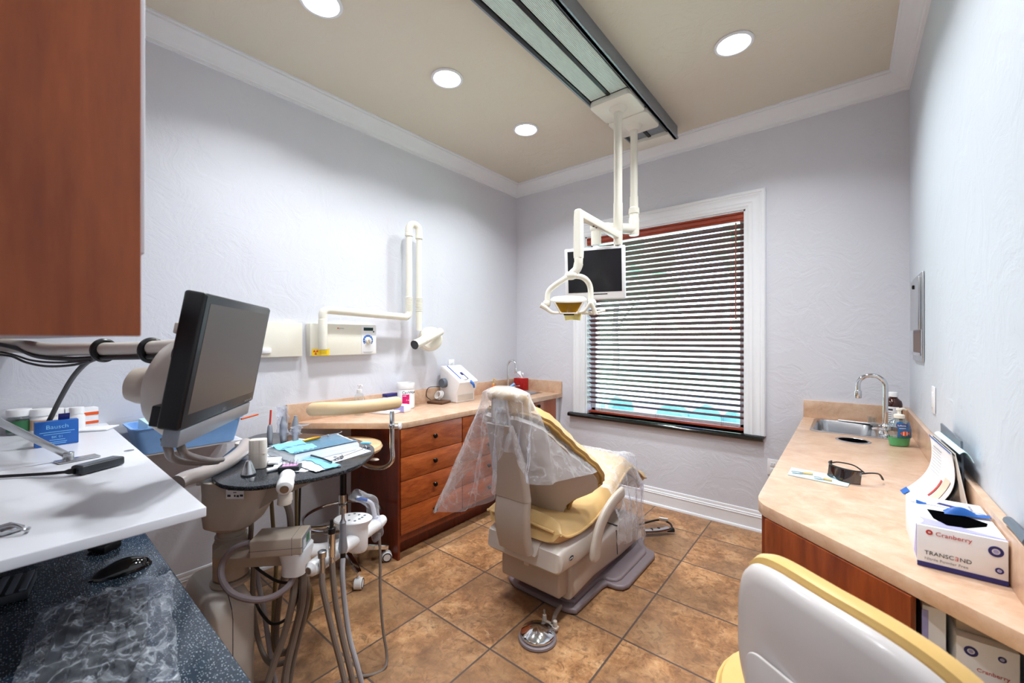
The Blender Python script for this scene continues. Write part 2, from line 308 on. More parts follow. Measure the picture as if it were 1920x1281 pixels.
for nm,p0,p1,n in (('trim_left',(WL,WF,CH),(WL,WB,CH),(1,0,0)),('trim_back',(WL,WB,CH),(WR,WB,CH),(0,-1,0)),('trim_right',(WR,WB,CH),(WR,WF,CH),(-1,0,0)),('trim_front',(WR,WF,CH),(WL,WF,CH),(0,1,0))):
    b=MB(); sweep(b,cro,p0,p1,n,1,1); struct(b,nm,'trim')
# ---- window
w=bpy.data.objects.new('window_1',None); COL.objects.link(w); w.location=(-1.26,WB,.7); OFF['window_1']=V(w.location); w['kind']='structure'
fl=[(0,0),(.13,0),(.13,.016),(.122,.022),(.108,.022),(.102,.017),(.094,.020),(.086,.016),(.052,.016),(.046,.020),(.038,.016),(.022,.018),(.012,.012),(0,.012)]
def casing(p0,p1,inx,ms):
    b=MB(); p0,p1,inx=V(p0),V(p1),V(inx); d=(p1-p0).normalized()
    b.loft([[p0+inx*-o+V((0,-t,0))-d*(o*ms[0]) for o,t in fl],[p1+inx*-o+V((0,-t,0))+d*(o*ms[1]) for o,t in fl]]); b.build('window_frame','trim',w)
casing((OX1,WB,.702),(OX1,WB,OZ1),(-1,0,0),(0,1)); casing((OX0,WB,.702),(OX0,WB,OZ1),(1,0,0),(0,1)); casing((OX0,WB,OZ1),(OX1,WB,OZ1),(0,0,-1),(1,1))
b=MB()
for lo,hi in (((OX0-.001,WB,OZ0),(OX0+.012,WB+.12,OZ1)),((OX1-.012,WB,OZ0),(OX1+.001,WB+.12,OZ1)),((OX0,WB,OZ1-.012),(OX1,WB+.12,OZ1+.001))): b.bb(lo,hi)
b.build('jamb_liner','trim',w)
b=MB()
for lo,hi in (((OX0+.012,WB+.095,.705),(OX0+.055,WB+.13,OZ1-.012)),((OX1-.055,WB+.095,.705),(OX1-.012,WB+.13,OZ1-.012)),((OX0+.012,WB+.095,.705),(OX1-.012,WB+.13,.75)),((OX0+.012,WB+.095,OZ1-.06),(OX1-.012,WB+.13,OZ1-.012))): b.bb(lo,hi,.004)
b.build('sash','trim',w)
b=MB(); b.bb((OX0+.04,WB+.11,.74),(OX1-.04,WB+.114,OZ1-.05)); b.build('window_pane','glass',w)
b=MB(); b.loft([[(x,y,z) for y,z in ((WB+.14,.70),(WB+.14,.672),(WB-.02,.672),(WB-.034,.664),(WB-.042,.664),(WB-.05,.672),(WB-.055,.684),(WB-.05,.695),(WB-.042,.70))] for x in (-2.10,-.472)]); b.build('window_sill','sill',w)
# ---- blind
t=thing('window_blind','dark cherry wooden venetian blind with open slats in the window',"window blind",(-1.26,WB+.045,.702))
BX0,BX1=OX0+.018,OX1-.018; BY=WB+.05
b=MB(); b.loft([[(x,BY+y,2.29+z) for y,z in ((-.045,0),(-.05,.006),(-.044,.016),(-.05,.022),(-.05,.045),(-.042,.05),(-.05,.058),(-.046,.066),(-.03,.066),(-.03,0))] for x in (OX0+.014,OX1-.014)]); b.build('valance','val',t)
b=MB(); b.bb((BX0,BY-.022,2.30),(BX1,BY+.024,2.345)); b.build('head_rail','val',t)
b=MB(); k=0; z=2.262
while z>.775:
    ta=math.radians(27); R=[]
    for x in (BX0,BX1):
        top=[(.025*q,.0016*(1-q*q)) for q in (-1,-.5,0,.5,1)]; prof=[(y,h+.0019) for y,h in top]+[(y,h-.0019) for y,h in top[::-1]]
        R.append([(x,BY+y*math.cos(ta)+h*math.sin(ta),z-y*math.sin(ta)+h) for y,h in prof])
    b.loft(R); z-=.0455
b.build('slats','slat',t)
b=MB(); b.bb((BX0,BY-.025,.712),(BX1,BY+.025,.732),.003); b.build('bottom_rail','val',t)
b=MB()
for x in (-1.80,-1.27,-.76):
    for dy in (-.027,.027): b.cyl((x,BY+dy,.73),(x,BY+dy,2.30),.0009,n=6)
b.build('ladder_cord','slat',t)
b=MB(); b.tube([(-.655,BY-.05,2.28),(-.655,BY-.052,1.9),(-.655,BY-.05,1.56)],.0045,8); b.ball((-.655,BY-.05,1.56),.007,10); b.build('tilt_wand','val',t)
b=MB(); b.tube([(-.69,BY-.048,2.26),(-.688,BY-.05,1.9),(-.69,BY-.05,1.49)],.0016,6); b.lathe([(.003,.025),(.008,.012),(.009,0)],(-.69,BY-.05,1.47),n=12); b.build('lift_cord','val',t)
# ---- outside
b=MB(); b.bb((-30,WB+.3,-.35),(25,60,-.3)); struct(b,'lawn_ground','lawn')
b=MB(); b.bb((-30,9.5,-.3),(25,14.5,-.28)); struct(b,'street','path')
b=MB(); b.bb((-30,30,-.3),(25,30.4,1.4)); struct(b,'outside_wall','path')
def blob(b,c,r,n,seed,s):
    rnd=random.Random(seed)
    for i in range(n):
        a=rnd.random()*2*PI; q=rnd.random()**.5; h=rnd.uniform(-.8,.9); p=V((math.cos(a)*q*r[0]*math.sqrt(max(0,1-h*h*.8)),math.sin(a)*q*r[1]*math.sqrt(max(0,1-h*h*.8)),h*r[2]))
        bm2=bmesh.new(); bmesh.ops.create_icosphere(bm2,subdivisions=2,radius=s*rnd.uniform(.6,1.2))
        for v in bm2.verts: v.co*=1+.35*mnoise.noise(v.co*4/s+V((i,0,seed)))
        b.add(bm2,Matrix.Translation(V(c)+p))
for i,(x,y,l) in enumerate(((-4.2,7.0,'tree with a dark trunk standing on the lawn outside, nearest the left jamb'),(-.3,8.6,'tree with a dark trunk on the lawn outside, near the blind cords'),(-8.2,17.5,'tall leafy tree beyond the pale street outside'),(-1.2,19.5,'broad leafy tree beyond the pale street, behind the middle of the blind'))):
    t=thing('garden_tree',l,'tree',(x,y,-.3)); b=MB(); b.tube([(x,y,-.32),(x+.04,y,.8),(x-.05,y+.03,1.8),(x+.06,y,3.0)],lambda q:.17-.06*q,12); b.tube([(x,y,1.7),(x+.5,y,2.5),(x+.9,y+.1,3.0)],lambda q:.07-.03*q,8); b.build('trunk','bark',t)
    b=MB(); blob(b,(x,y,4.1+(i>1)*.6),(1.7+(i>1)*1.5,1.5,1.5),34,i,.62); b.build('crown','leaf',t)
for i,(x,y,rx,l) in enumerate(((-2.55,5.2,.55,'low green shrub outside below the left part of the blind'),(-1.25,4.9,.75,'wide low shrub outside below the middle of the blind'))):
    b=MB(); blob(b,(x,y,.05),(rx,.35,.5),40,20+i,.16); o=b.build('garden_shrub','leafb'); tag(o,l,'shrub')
# ---- ceiling lights
LP=[(-1.98,.96,'second recessed ceiling light along the left wall, cut by the photo top edge'),(-1.945,1.74,'recessed ceiling light above the wall x-ray arm'),(-1.943,2.55,'recessed ceiling light nearest the back left corner of the room'),(-.49,2.54,'recessed ceiling light on the right, between the track and the right wall'),(-.49,1.74,'recessed ceiling light right of the track, second from the window'),(-.49,.96,'recessed ceiling light right of the track, farthest from the window'),(-1.96,-.5,'added unseen fill light recessed in the ceiling behind the wall cabinet'),(-.49,-.5,'added unseen fill light recessed in the ceiling near the front wall')]  # last two are unseen fill lights added behind the camera
for i,(x,y,l) in enumerate(LP):
    t=thing('recessed_light',l,'ceiling light',(x,y,CH-.012),'recessed ceiling lights')
    b=MB(); b.lathe([(.098,0),(.100,-.006),(.094,-.011),(.084,-.010),(.079,-.003),(.079,0)],(x,y,CH),n=48); b.build('trim_ring','trim',t)
    b=MB(); b.lathe([(0,-.003),(.078,-.003),(.078,-.0005),(0,-.0005)],(x,y,CH),n=40); b.build('lens','lamp',t)
    ld=bpy.data.lights.new('downlight','AREA'); ld.shape='DISK'; ld.size=.15; ld.energy=14; ld.color=(.93,.97,1.0); ld.spread=math.radians(128); lo=bpy.data.objects.new('downlight',ld); COL.objects.link(lo); lo.location=(x,y,CH-.016)
# ---- ceiling track
TX0,TX1,TZ=-1.33,-1.035,2.945
t=thing('ceiling_track','long ceiling track with ribbed translucent panels carrying two posts','ceiling track',((TX0+TX1)/2,1.2,TZ))
Y0,Y1=-1.2,3.22
b=MB(); b.bb((TX0,Y0,2.99),(TX1,Y1,CH)); b.build('track_body','dgrey',t)
for x0,x1 in ((TX0,TX0+.02),(TX1-.02,TX1)): b=MB(); b.bb((x0,Y0,TZ+.01),(x1,Y1,3.0),.002); b.build('side_seal','black',t)
b=MB(); b.bb((TX1,Y0,TZ-.005),(TX1+.022,Y1+.03,CH),.003); b.bb((TX1,Y0,TZ-.005),(TX1+.028,Y1+.03,TZ+.01),.002); b.build('side_fascia','alu',t)
b=MB(); b.bb((TX0-.012,Y0,TZ+.012),(TX0-.001,Y1,CH),.002); b.build('side_rail','alu',t)
xm=(TX0+TX1)/2
for i,(x0,x1) in enumerate(((TX0+.022,xm-.012),(xm+.012,TX1-.022))):
    b=MB(); n=14
    for k in range(n): xa=x0+(x1-x0)*k/n; b.bb((xa+.0008,Y0,TZ+.018),(xa+(x1-x0)/n-.0008,2.42,TZ+.024),.0015,1)
    b.bb((x0,Y0,TZ+.024),(x1,2.42,TZ+.028)); b.build('lens_panel','green',t)
b=MB(); b.bb((xm-.011,Y0,TZ+.012),(xm+.011,3.19,TZ+.03)); b.build('centre_seal','black',t)
b=MB(); b.bb((TX0+.02,2.95,TZ+.02),(xm-.012,3.16,TZ+.03)); b.bb((xm+.012,2.95,TZ+.02),(TX1-.02,3.16,TZ+.03)); b.build('end_panel','alu',t)
b=MB(); b.prism([(TX0,3.12),(TX1,3.12),(TX1,3.26),(TX0,3.26)],TZ-.012,CH,.012); b.build('end_cap','cream',t)
# carriages belong to what hangs from them
def carriage(par,y0,y1):
    b=MB(); b.prism([(x+xm,y+(y0+y1)/2) for x,y in rrect(TX1-TX0-.012,y1-y0-.004,.03)],TZ-.022,TZ+.018,.006); b.build('carriage_plate','cream',par)
# ================================================================ LEFT COUNTER
CX=-2.20
def knob(par,p,ax=(1,0,0)):
    b=MB(); b.lathe([(.006,0),(.006,.012),(.015,.016),(.0165,.022),(.013,.028),(0,.030)],p,ax,20); b.build('knob','knob',par)
def base_unit(name,label,y0,y1,rows,doors=0):
    t=thing(name,label,'cabinet',(-2.48,(y0+y1)/2,0))
    b=MB(); b.bb((WL+.001,y0,.10),(CX-.02,y1-.001,.735 if doors else .829)); b.bb((CX-.05,y0,.735),(CX-.02,y1-.001,.829)); b.bb((WL+.03,y0+.001,0),(CX-.09,y1-.002,.10)); b.build('carcass','cherryd',t)
    for z0,z1 in rows:
        b=MB(); b.bb((CX-.0195,y0+.004,z0+.002),(CX,y1-.004,z1-.002),.002); d=b.build('drawer','cherry',t); knob(d,(CX,(y0+y1)/2,(z0+z1)/2+.005))
    for k in range(doors):
        w=(y1-y0)/doors; b=MB(); b.bb((CX-.0195,y0+w*k+.003,.152),(CX,y0+w*(k+1)-.003,.828),.002); d=b.build('door','cherryv',t); knob(d,(CX,y0+w*(k+1)-.045 if k==0 else y0+w*k+.045,.795))
    return t
rows=[(.647,.829),(.494,.647),(.322,.494),(.150,.322)]
t=base_unit('base_cabinet','cherry drawer unit of four drawers at the near end of the left counter',1.576,2.117,rows)
b=MB(); b.bb((WL+.001,1.558,.0),(CX-.004,1.575,.829)); b.build('side_panel','cherryd',t)
base_unit('base_cabinet','cherry drawer unit behind the draped patient chair, left of the sink doors',2.118,2.66,rows)
t=base_unit('sink_cabinet','cherry sink cabinet with doors at the window end of the left counter',2.661,3.375,[],2)
b=MB(); b.bb((WL+.001,3.376,.0),(CX-.03,3.466,.829)); b.build('filler_strip','shelf',t)
# worktop with backsplash
t=thing('countertop','beige laminate worktop with backsplash along the left wall','countertop',(-2.48,2.5,.832))
def top_with_hole(b,poly,z0,z1,hole):
    b.prism(poly,z0,z1)
b=MB(); b.prism([(WL+.002,1.125),(-2.205,1.572),(-2.19,1.60),(-2.19,2.955),(WL+.002,2.955)],.832,.87,.003)
b.bb((WL+.002,2.955,.832),(-2.70,WB-.002,.87)); b.bb((-2.36,2.955,.832),(-2.19,WB-.002,.87)); b.bb((-2.70,3.385,.832),(-2.36,WB-.002,.87)); b.build('worktop','lam',t)
b=MB(); b.bb((WL+.001,1.115,.87),(WL+.02,WB-.002,.987),.002); b.build('backsplash','lam',t)
b=MB(); b.bb((WL+.02,WB-.02,.87),(-2.19,WB-.001,.987),.002); b.build('backsplash','lam',t)
def sink(label,x0,x1,y0,y1,z,dk):
    t=thing('sink',label,'sink',((x0+x1)/2,(y0+y1)/2,z))
    def R(w,h,r,zz,dx=0,dy=0): return [((x0+x1)/2+dx+x,(y0+y1)/2+dy+y,zz) for x,y in rrect(w,h,r,6)]
    W,H=x1-x0,y1-y0; bw,bh=W-.045-abs(dk[0]),H-.045-abs(dk[1]); dx,dy=dk[0]/2,dk[1]/2
    b=MB(); b.loft([R(W,H,.035,z+.0005),R(W,H,.035,z+.003),R(W-.008,H-.008,.033,z+.005),R(bw+.012,bh+.012,.05,z+.004,dx,dy),R(bw,bh,.05,z-.006,dx,dy),R(bw-.02,bh-.02,.05,z-.10,dx,dy),R(bw-.08,bh-.08,.06,z-.125,dx,dy)],cap=False)
    b.grid(lambda u,v:((x0+x1)/2+dx+(u-.5)*(bw-.06),(y0+y1)/2+dy+(v-.5)*(bh-.06),z-.1255),3,3); b.build('basin','steel',t)
    b=MB(); b.lathe([(0,.003),(.018,.002),(.036,.004),(.04,0),(0,0)],((x0+x1)/2+dx,(y0+y1)/2+dy,z-.126),n=24); b.build('drain','chrome',t)
    return t
sink('small stainless sink set in the left counter by the window wall',-2.695,-2.37,2.96,3.38,.87,(.07,0))
def faucet(label,base,dirx,ht,reach,rad,r=.0105):
    x,y,z=base; t=thing('faucet',label,'faucet',base)
    b=MB(); b.lathe([(.026,0),(.026,.008),(.018,.016),(.016,.05),(.013,.06),(.012,.065)],base,n=24); b.build('base','chrome',t)
    pts=[(x,y,z+.06),(x,y,z+ht*.5),(x,y,z+ht-rad)]+[(x+dirx*(rad-rad*math.cos(a)),y,z+ht-rad+rad*math.sin(a)) for a in [PI*k/8 for k in range(1,9)]]+[(x+dirx*2*rad,y,z+ht-rad-.03)]
    b=MB(); b.tube(pts,r,16,3); b.build('spout','chrome',t)
    b=MB(); b.cyl((x+dirx*2*rad,y,z+ht-rad-.075),(x+dirx*2*rad,y,z+ht-rad-.03),r*1.35,r*1.5,20,.002); b.build('aerator','chrome',t)
    return t
t=faucet('chrome gooseneck faucet at the left sink, behind the chair headrest',(-2.665,3.20,.875),1,.315,.12,.05)
for s in (-1,1): b=MB(); b.lathe([(.018,0),(.016,.03),(.012,.045)],(-2.665,3.20+s*.075,.874),n=18); b.tube([(-2.665,3.2+s*.075,.915),(-2.62,3.2+s*.085,.925),(-2.585,3.2+s*.09,.93)],.006,8); b.build('handle','chrome',t)
# tissue box
t=thing('tissue_box','red patterned tissue box with white tissue behind the left sink','tissue box',(-2.655,3.405,.871)); cx,cy=-2.655,3.402
M['redp']=mat('red_pattern_card','#b51a17',.5,var=.45,vs=55)
b=MB(); b.box((cx,cy,.934),(.125,.085,.125),bev=.002); b.build('carton','redp',t)
b=MB(); b.grid(lambda u,v:(cx+(u-.5)*(.06+.03*v)+.012*math.sin(v*5),cy+.012*math.sin(u*9+v*4)*(.3+v),.985+v*.085-.03*abs(u-.4)*v),12,8,.001); b.build('tissue','paper',t)
# bottle, brush tool by the faucet
t=thing('soap_bottle','small orange bottle with a yellow pump beside the left faucet','bottle',(-2.68,3.0,.871))
b=MB(); b.lathe([(.024,0),(.026,.004),(.026,.06),(.018,.078),(.010,.085)],(-2.68,3.0,.871),n=24); b.build('body','orange',t)
b=MB(); b.lathe([(.012,.085),(.012,.1),(.004,.102),(.004,.135),(.01,.136),(.01,.146),(0,.148)],(-2.68,3.0,.871),n=16); b.tube([(-2.68,3,1.01),(-2.66,3,1.012),(-2.645,3,1.0)],.004,8); b.build('pump','yell',t)
b=MB(); b.tube([(-2.60,3.05,.884),(-2.56,3.09,.93),(-2.52,3.13,.97)],lambda q:.008+.005*q,10); o=b.build('scrub_brush','bluel'); tag(o,'pale blue handled brush leaning at the left sink','brush')
# CaviWipes tub
t=thing('wipes_tub','white round wipes tub with magenta label on the left counter','wipes tub',(-2.66,1.955,.871)); c=(-2.66,1.955,.871)
b=MB(); b.lathe([(.062,0),(.066,.004),(.066,.155),(.063,.160)],c,n=48); b.build('body','white',t)
b=MB(); b.lathe([(.069,.152),(.070,.156),(.070,.185),(.066,.196),(.03,.199),(0,.199)],c,n=48); b.build('lid','white',t)
def wrapf(c,r,a0): return lambda u,v:(c[0]+r*math.cos(a0+u),c[1]+r*math.sin(a0+u),c[2]+v)
ac=math.atan2(-1.955,2.66)
b=MB(); f=wrapf(c,.0665,ac); b.grid(lambda u,v:f(-.42+u*.82,.028+v*.082),14,2); b.build('magenta_panel','mag',t)
def wraptext(b,txt,c,r,a0,z,size,depth=.0004):
    b2=MB(); b2.text(txt,Matrix.Identity(4),size,depth)
    for v in b2.bm.verts: a=a0+v.co.x/r; rr=r+v.co.z; v.co=V((c[0]+rr*math.cos(a),c[1]+rr*math.sin(a),c[2]+z+v.co.y))
    me=bpy.data.meshes.new('t'); b2.bm.to_mesh(me); b.bm.from_mesh(me); bpy.data.meshes.remove(me); b2.bm.free()
b=MB(); wraptext(b,'CaviWipes',c,.0668,ac-.44,.116,.028); b.build('lettering','ink',t)
b=MB(); wraptext(b,'3 min',c,.0672,ac+.02,.062,.016); b.grid(lambda u,v:wrapf(c,.0671,ac)(-.36+.5*u,.036+.004*v),8,2); b.grid(lambda u,v:wrapf(c,.0671,ac)(-.36+.4*u,.098+.004*v),8,2); b.build('lettering','inkw',t)
# pump bottle, papers, carton
t=thing('pump_bottle','clear white pump bottle behind the beige stool armrest','bottle',(-2.665,1.565,.871)); c=(-2.665,1.565,.871)
b=MB(); b.lathe([(.033,0),(.036,.006),(.036,.12),(.026,.145),(.014,.155)],c,n=28); b.build('body','clearg',t)
b=MB(); b.lathe([(.017,.152),(.018,.156),(.018,.178),(.006,.18),(.006,.20),(.013,.201),(.012,.211),(0,.212)],c,n=20); b.tube([(c[0],c[1],1.078),(c[0]+.03,c[1],1.08),(c[0]+.038,c[1],1.07)],.005,8); b.build('pump','white',t)
b=MB(); f=wrapf(c,.0365,ac-.2); b.grid(lambda u,v:f(-.7+u*1.4,.03+v*.06),12,2); b.build('paper_label','paper',t)
b=MB(); b.box((-2.60,1.73,.8785),(.20,.13,.014),(0,0,.35),.002); t=b.build('form_pad','paper'); tag(t,'white printed form pad lying behind the stool armrest','paper pad')
b=MB(); 
for k in range(5): b.box((-2.64+.02*k,1.73+.006*k,.886),(.004,.09,.0006),(0,0,.35))
OFF['form_pad']=OFF[t.name]; b.build('printed_lines','inkb',t)
t=thing('glove_carton','small lilac and white carton behind the wall end of the stool armrest','box',(-2.60,1.86,.871))
b=MB(); b.box((-2.56,1.835,.896),(.13,.075,.05),(0,0,.25),.002); b.build('carton','paper',t)
b=MB(); b.box((-2.545,1.837,.8965),(.09,.0765,.046),(0,.0,.25)); b.build('printed_panel','lilac',t)
t=thing('needle_case','dark blue flat case on the left counter beside the wipes tub','case',(-2.70,1.84,.93))
b=MB(); b.box((-2.71,1.845,.9185),(.05,.095,.094),(0,.0,.1),.003); b.build('case_body','paper',t); b=MB(); b.box((-2.71,1.845,.978),(.056,.10,.024),(0,.0,.1),.004); b.build('lid','navy',t)
# wood stand with cable
t=thing('cable_stand','dark wooden block with a coiled white cord beside the white lab machine','stand',(-2.64,2.30,.871))
b=MB(); b.box((-2.645,2.275,.881),(.15,.13,.02),(0,0,.25),.004); b.build('block','walnut',t)
b=MB()
for k in range(3): b.tube([(-2.66+.030*math.cos(a)+.006*k,2.275+.012*math.sin(a)+.01*k,.937+.030*math.sin(a)) for a in [2*PI*i/12 for i in range(12)]],.004,8,3,True)
b.ball((-2.65,2.28,.905),(.016,.014,.014),12); b.build('coiled_cord','wirew',t)
b=MB(); b.tube([(-2.72,2.25,.893),(-2.74,2.22,.93),(-2.735,2.24,.995),(-2.70,2.32,1.0),(-2.68,2.37,.99)],.0028,8); b.build('black_cord','black',t)
# lab machine
t=thing('lab_machine','white sloped lab machine with grey knob and blue strip on the left counter','machine',(-2.63,2.47,.871)); y0,y1=2.365,2.585
prof=[(-2.735,.872),(-2.535,.872),(-2.532,.95),(-2.515,.975),(-2.49,1.04),(-2.495,1.052),(-2.70,1.172),(-2.725,1.172),(-2.738,1.15)]
R=lambda y,k:[(x if i<2 else x,y,z) for i,(x,z) in enumerate(prof)]
b=MB(); b.prism([(x,z) for x,z in prof],-y1,-y0,.008,Matrix(((1,0,0,0),(0,0,-1,0),(0,1,0,0),(0,0,0,1)))); b.build('housing','white',t)
b=MB(); b.lathe([(.038,0),(.040,.004),(.040,.03),(.036,.036),(0,.036)],(-2.675,y0+.001,1.03),(0,-1,0),32); b.build('knob','grey',t)
sl=(V((-2.495,0,1.052))-V((-2.70,0,1.172))).normalized(); mm=frame((-2.60,2.44,1.1155),sl,(0,1,0))
b=MB(); b.box((-.01,-.03,.001),(.20,.006,.004),mtx=mm); b.build('seam_strip','inkb',t)
b=MB(); b.box((.055,.035,.004),(.10,.022,.008),bev=.003,mtx=mm); b.build('blue_strip','navy',t)
b=MB(); b.box((.085,.005,.006),(.06,.04,.016),bev=.004,mtx=mm); b.build('slider','white',t)
b=MB(); b.tube([(-2.50,2.50,1.045),(-2.47,2.505,1.02),(-2.465,2.51,.99)],lambda q:.014-.007*q,10); b.build('nozzle','blue',t)
b=MB(); b.bb((-2.533,y0+.02,.885),(-2.5305,y1-.02,.935),.001); b.build('front_panel','puttyl',t)
# wall outlet left + back
def wallplate(name,label,o,x,y,kind,w=.07,h=.115):
    m=frame(o,x,y); t=thing(name,label,'wall plate',o)
    b=MB(); b.box((0,0,.0025),(w,h,.005),bev=.002,mtx=m); b.build('cover_plate','white',t)
    b=MB()
    if kind=='outlet':
        for s in (-.021,.021):
            b.box((0,s,.006),(.034,.028,.003),bev=.001,mtx=m)
        b.build('receptacle','trim',t); b=MB()
        for s in (-.021,.021):
            for q in (-.007,.007): b.box((q,s+.003,.0078),(.002,.008,.0008),mtx=m)
        b.build('slot','ink',t)
    else:
        b.box((0,0,.006),(.033,.066,.004),bev=.002,mtx=m); b.build('rocker','trim',t)
wallplate('wall_outlet','white outlet plate on the left wall above the white lab machine',(WL+.001,2.52,1.165),(0,1,0),(0,0,1),'outlet')
wallplate('wall_outlet','white outlet plate low on the window wall beside the right counter',(-.415,WB-.001,.485),(1,0,0),(0,0,1),'outlet')
wallplate('light_switch','white switch plate on the right wall above the counter',(WR-.001,2.53,1.14),(0,-1,0),(0,0,1),'switch')
# ================================================================ X-RAY UNIT
t=thing('xray_unit','cream wall x-ray unit with dial, yellow label and jointed tube arm','x-ray unit',(WL,1.48,1.295))
b=MB(); b.bb((WL+.001,1.238,1.293),(-2.70,1.722,1.506),.004); b.build('control_box','cream',t)
b=MB(); b.bb((-2.700,1.60,1.30),(-2.698,1.718,1.50),.001); b.build('control_panel','white',t)
fx=lambda y,z:frame((-2.6978,y,z),(0,1,0),(0,0,1))
b=MB(); b.box((0,0,.001),(.075,.022,.002),mtx=fx(1.655,1.476)); b.build('display','lcd',t)
b=MB(); b.lathe([(.006,0),(.006,.002),(0,.002)],(-2.698,1.697,1.458),(1,0,0),16); b.build('button','grey',t)
b=MB(); b.grid(lambda u,v:(-2.6972,1.652+(.026+.014*v)*math.sin(-2.3+4.6*u),1.395+(.026+.014*v)*math.cos(-2.3+4.6*u)),40,2); b.build('dial_scale','blue',t)
b=MB()
for k in range(9): a=-2.1+4.2*k/8; b.box((.033*math.sin(a),.033*math.cos(a),.001),(.002,.007,.0004),(0,0,-a),mtx=fx(1.652,1.395))
b.build('scale_marks','inkw',t)
b=MB(); b.lathe([(.024,0),(.022,.014),(.018,.017),(0,.017)],(-2.698,1.652,1.393),(1,0,0),28); k=b.build('dial_knob','cream',t)
b=MB(); b.box((.002,-.006,.021),(.012,.03,.01),(0,0,.35),.003,mtx=fx(1.652,1.393)); b.build('pointer','putty',k)
b=MB(); b.box((0,0,.0006),(.115,.043,.001),mtx=fx(1.306,1.317)); b.build('warning_label','yellow',t)
b=MB()
for a in (90,210,330):
    a0=math.radians(a+180)
    for w in (-.5,):
        p=[(.004*math.cos(a0-.5),.004*math.sin(a0-.5)),(.0165*math.cos(a0-.52),.0165*math.sin(a0-.52)),(.0175*math.cos(a0),.0175*math.sin(a0)),(.0165*math.cos(a0+.52),.0165*math.sin(a0+.52)),(.004*math.cos(a0+.5),.004*math.sin(a0+.5))]
        b.prism(p,.0011,.0016,mtx=fx(1.273,1.318))
b.lathe([(.003,0),(.003,.0005),(0,.0005)],(-2.6966,1.273,1.318),(1,0,0),12); b.build('radiation_symbol','inkr',t)
b=MB(); b.text('WARNING',fx(1.302,1.330)@Matrix.Translation((0,0,.0012)),.010,.0002)
for k in range(4): b.box((.022,-.006-.0055*k,.0012),(.042,.0012,.0004),mtx=fx(1.302,1.330))
b.build('lettering','ink',t)
b=MB(); b.text('gendex',fx(1.432,1.474)@Matrix.Translation((0,0,.0006)),.013,.0002); b.build('lettering','inkg',t)
b=MB(); b.box((0,0,.0008),(.009,.009,.0006),mtx=fx(1.425,1.478)); b.build('logo_mark','orange',t)
b=MB()
for k in range(2): b.box((0,-.006*k,.0007),(.08-.02*k,.002,.0004),mtx=fx(1.65,1.311))
b.build('lettering','inkg',t)
AX=-2.655
b=MB(); b.cyl((AX,1.30,1.335),(AX,1.30,1.535),.028,n=28,bev=.003); b.build('pivot_column','cream',t)
b=MB(); b.tube([(AX,1.30,1.53),(AX,1.30,1.565),(AX,1.31,1.585),(AX,1.335,1.594),(AX,1.38,1.594),(AX,1.9,1.576),(AX,1.955,1.578),(AX,1.975,1.595),(AX,1.98,1.63)],.0265,20,5); b.build('horizontal_arm','cream',t)
def bellows(y,z0,z1,r,x=AX):
    b=MB(); p=[]; n=9
    for k in range(n): z=z0+(z1-z0)*k/n; p+=[(r,z),(r+.004,z+.001),(r+.004,z+(z1-z0)/n*.7),(r,z+(z1-z0)/n*.8)]
    b.lathe(p+[(r,z1)],(x,y,0),n=28); b.build('bellows','cream',t)
b=MB(); b.cyl((AX,1.98,1.60),(AX,1.98,2.235),.024,n=24); b.build('lower_arm','cream',t); bellows(1.98,1.625,1.735,.0255)
b=MB(); b.tube([(AX,1.98,2.22),(AX,1.98,2.27),(AX+.005,2.0,2.30),(AX+.012,2.03,2.305),(AX+.02,2.055,2.285),(AX+.022,2.06,2.25),(AX+.022,2.06,2.215)],.028,20,5); b.build('elbow','cream',t)
b=MB(); b.cyl((AX,1.98,2.205),(AX,1.98,2.23),.031,n=24,bev=.004); b.cyl((AX+.022,2.06,2.195),(AX+.022,2.06,2.22),.029,n=24,bev=.004); b.build('elbow_collar','cream',t)
b=MB(); b.cyl((AX+.022,2.06,1.55),(AX+.022,2.06,2.22),.021,n=24); b.build('upper_arm','cream',t); bellows(2.06,1.625,1.735,.0235,AX+.022)
b=MB(); b.lathe([(.025,1.625),(.025,1.545),(.022,1.52),(.022,1.47)],(AX+.022,2.06,0),n=24); b.build('head_stem','cream',t)
mo,md,bk=at(777,647,3.06),at(797,637,3.17),at(827,621.5,3.33); d2=(mo-md).normalized()
hc=at(806,636,3.36)
b=MB(); d=V((.8,-.35,.1)).normalized(); b.lathe([(0,-.06),(.08,-.058),(.096,-.045),(.10,.0),(.096,.04),(.08,.052),(0,.054)],hc,d,40); b.build('tube_head','cream',t)
b=MB(); b.cyl(bk,md,.030,.036,28,.004); L=(mo-md).length; b.lathe([(.026,-.01),(.036,-.005),(.036,.02),(.034,.022),(.034,L),(.029,L),(.029,.02)],md,d2,32); b.build('aiming_cone','cream',t)
b=MB(); b.lathe([(0,L-.03),(.029,L-.03),(.029,L-.028),(0,L-.028)],md,d2,28); b.lathe([(.0285,L-.02),(.0345,L-.004),(.0345,L+.001),(.0285,L+.001)],md,d2,32); b.build('cone_mouth','blackg',t)
# junction box left of it
t=thing('wall_box','plain cream wall box left of the x-ray control box, behind the monitor','wall box',(WL,1.05,1.295))
b=MB(); b.bb((WL+.001,.88,1.292),(-2.722,1.20,1.508),.004); b.build('box_cover','cream',t)
b=MB(); b.box((-2.715,.985,1.333),(.018,.05,.032),bev=.004); b.build('latch','white',t)
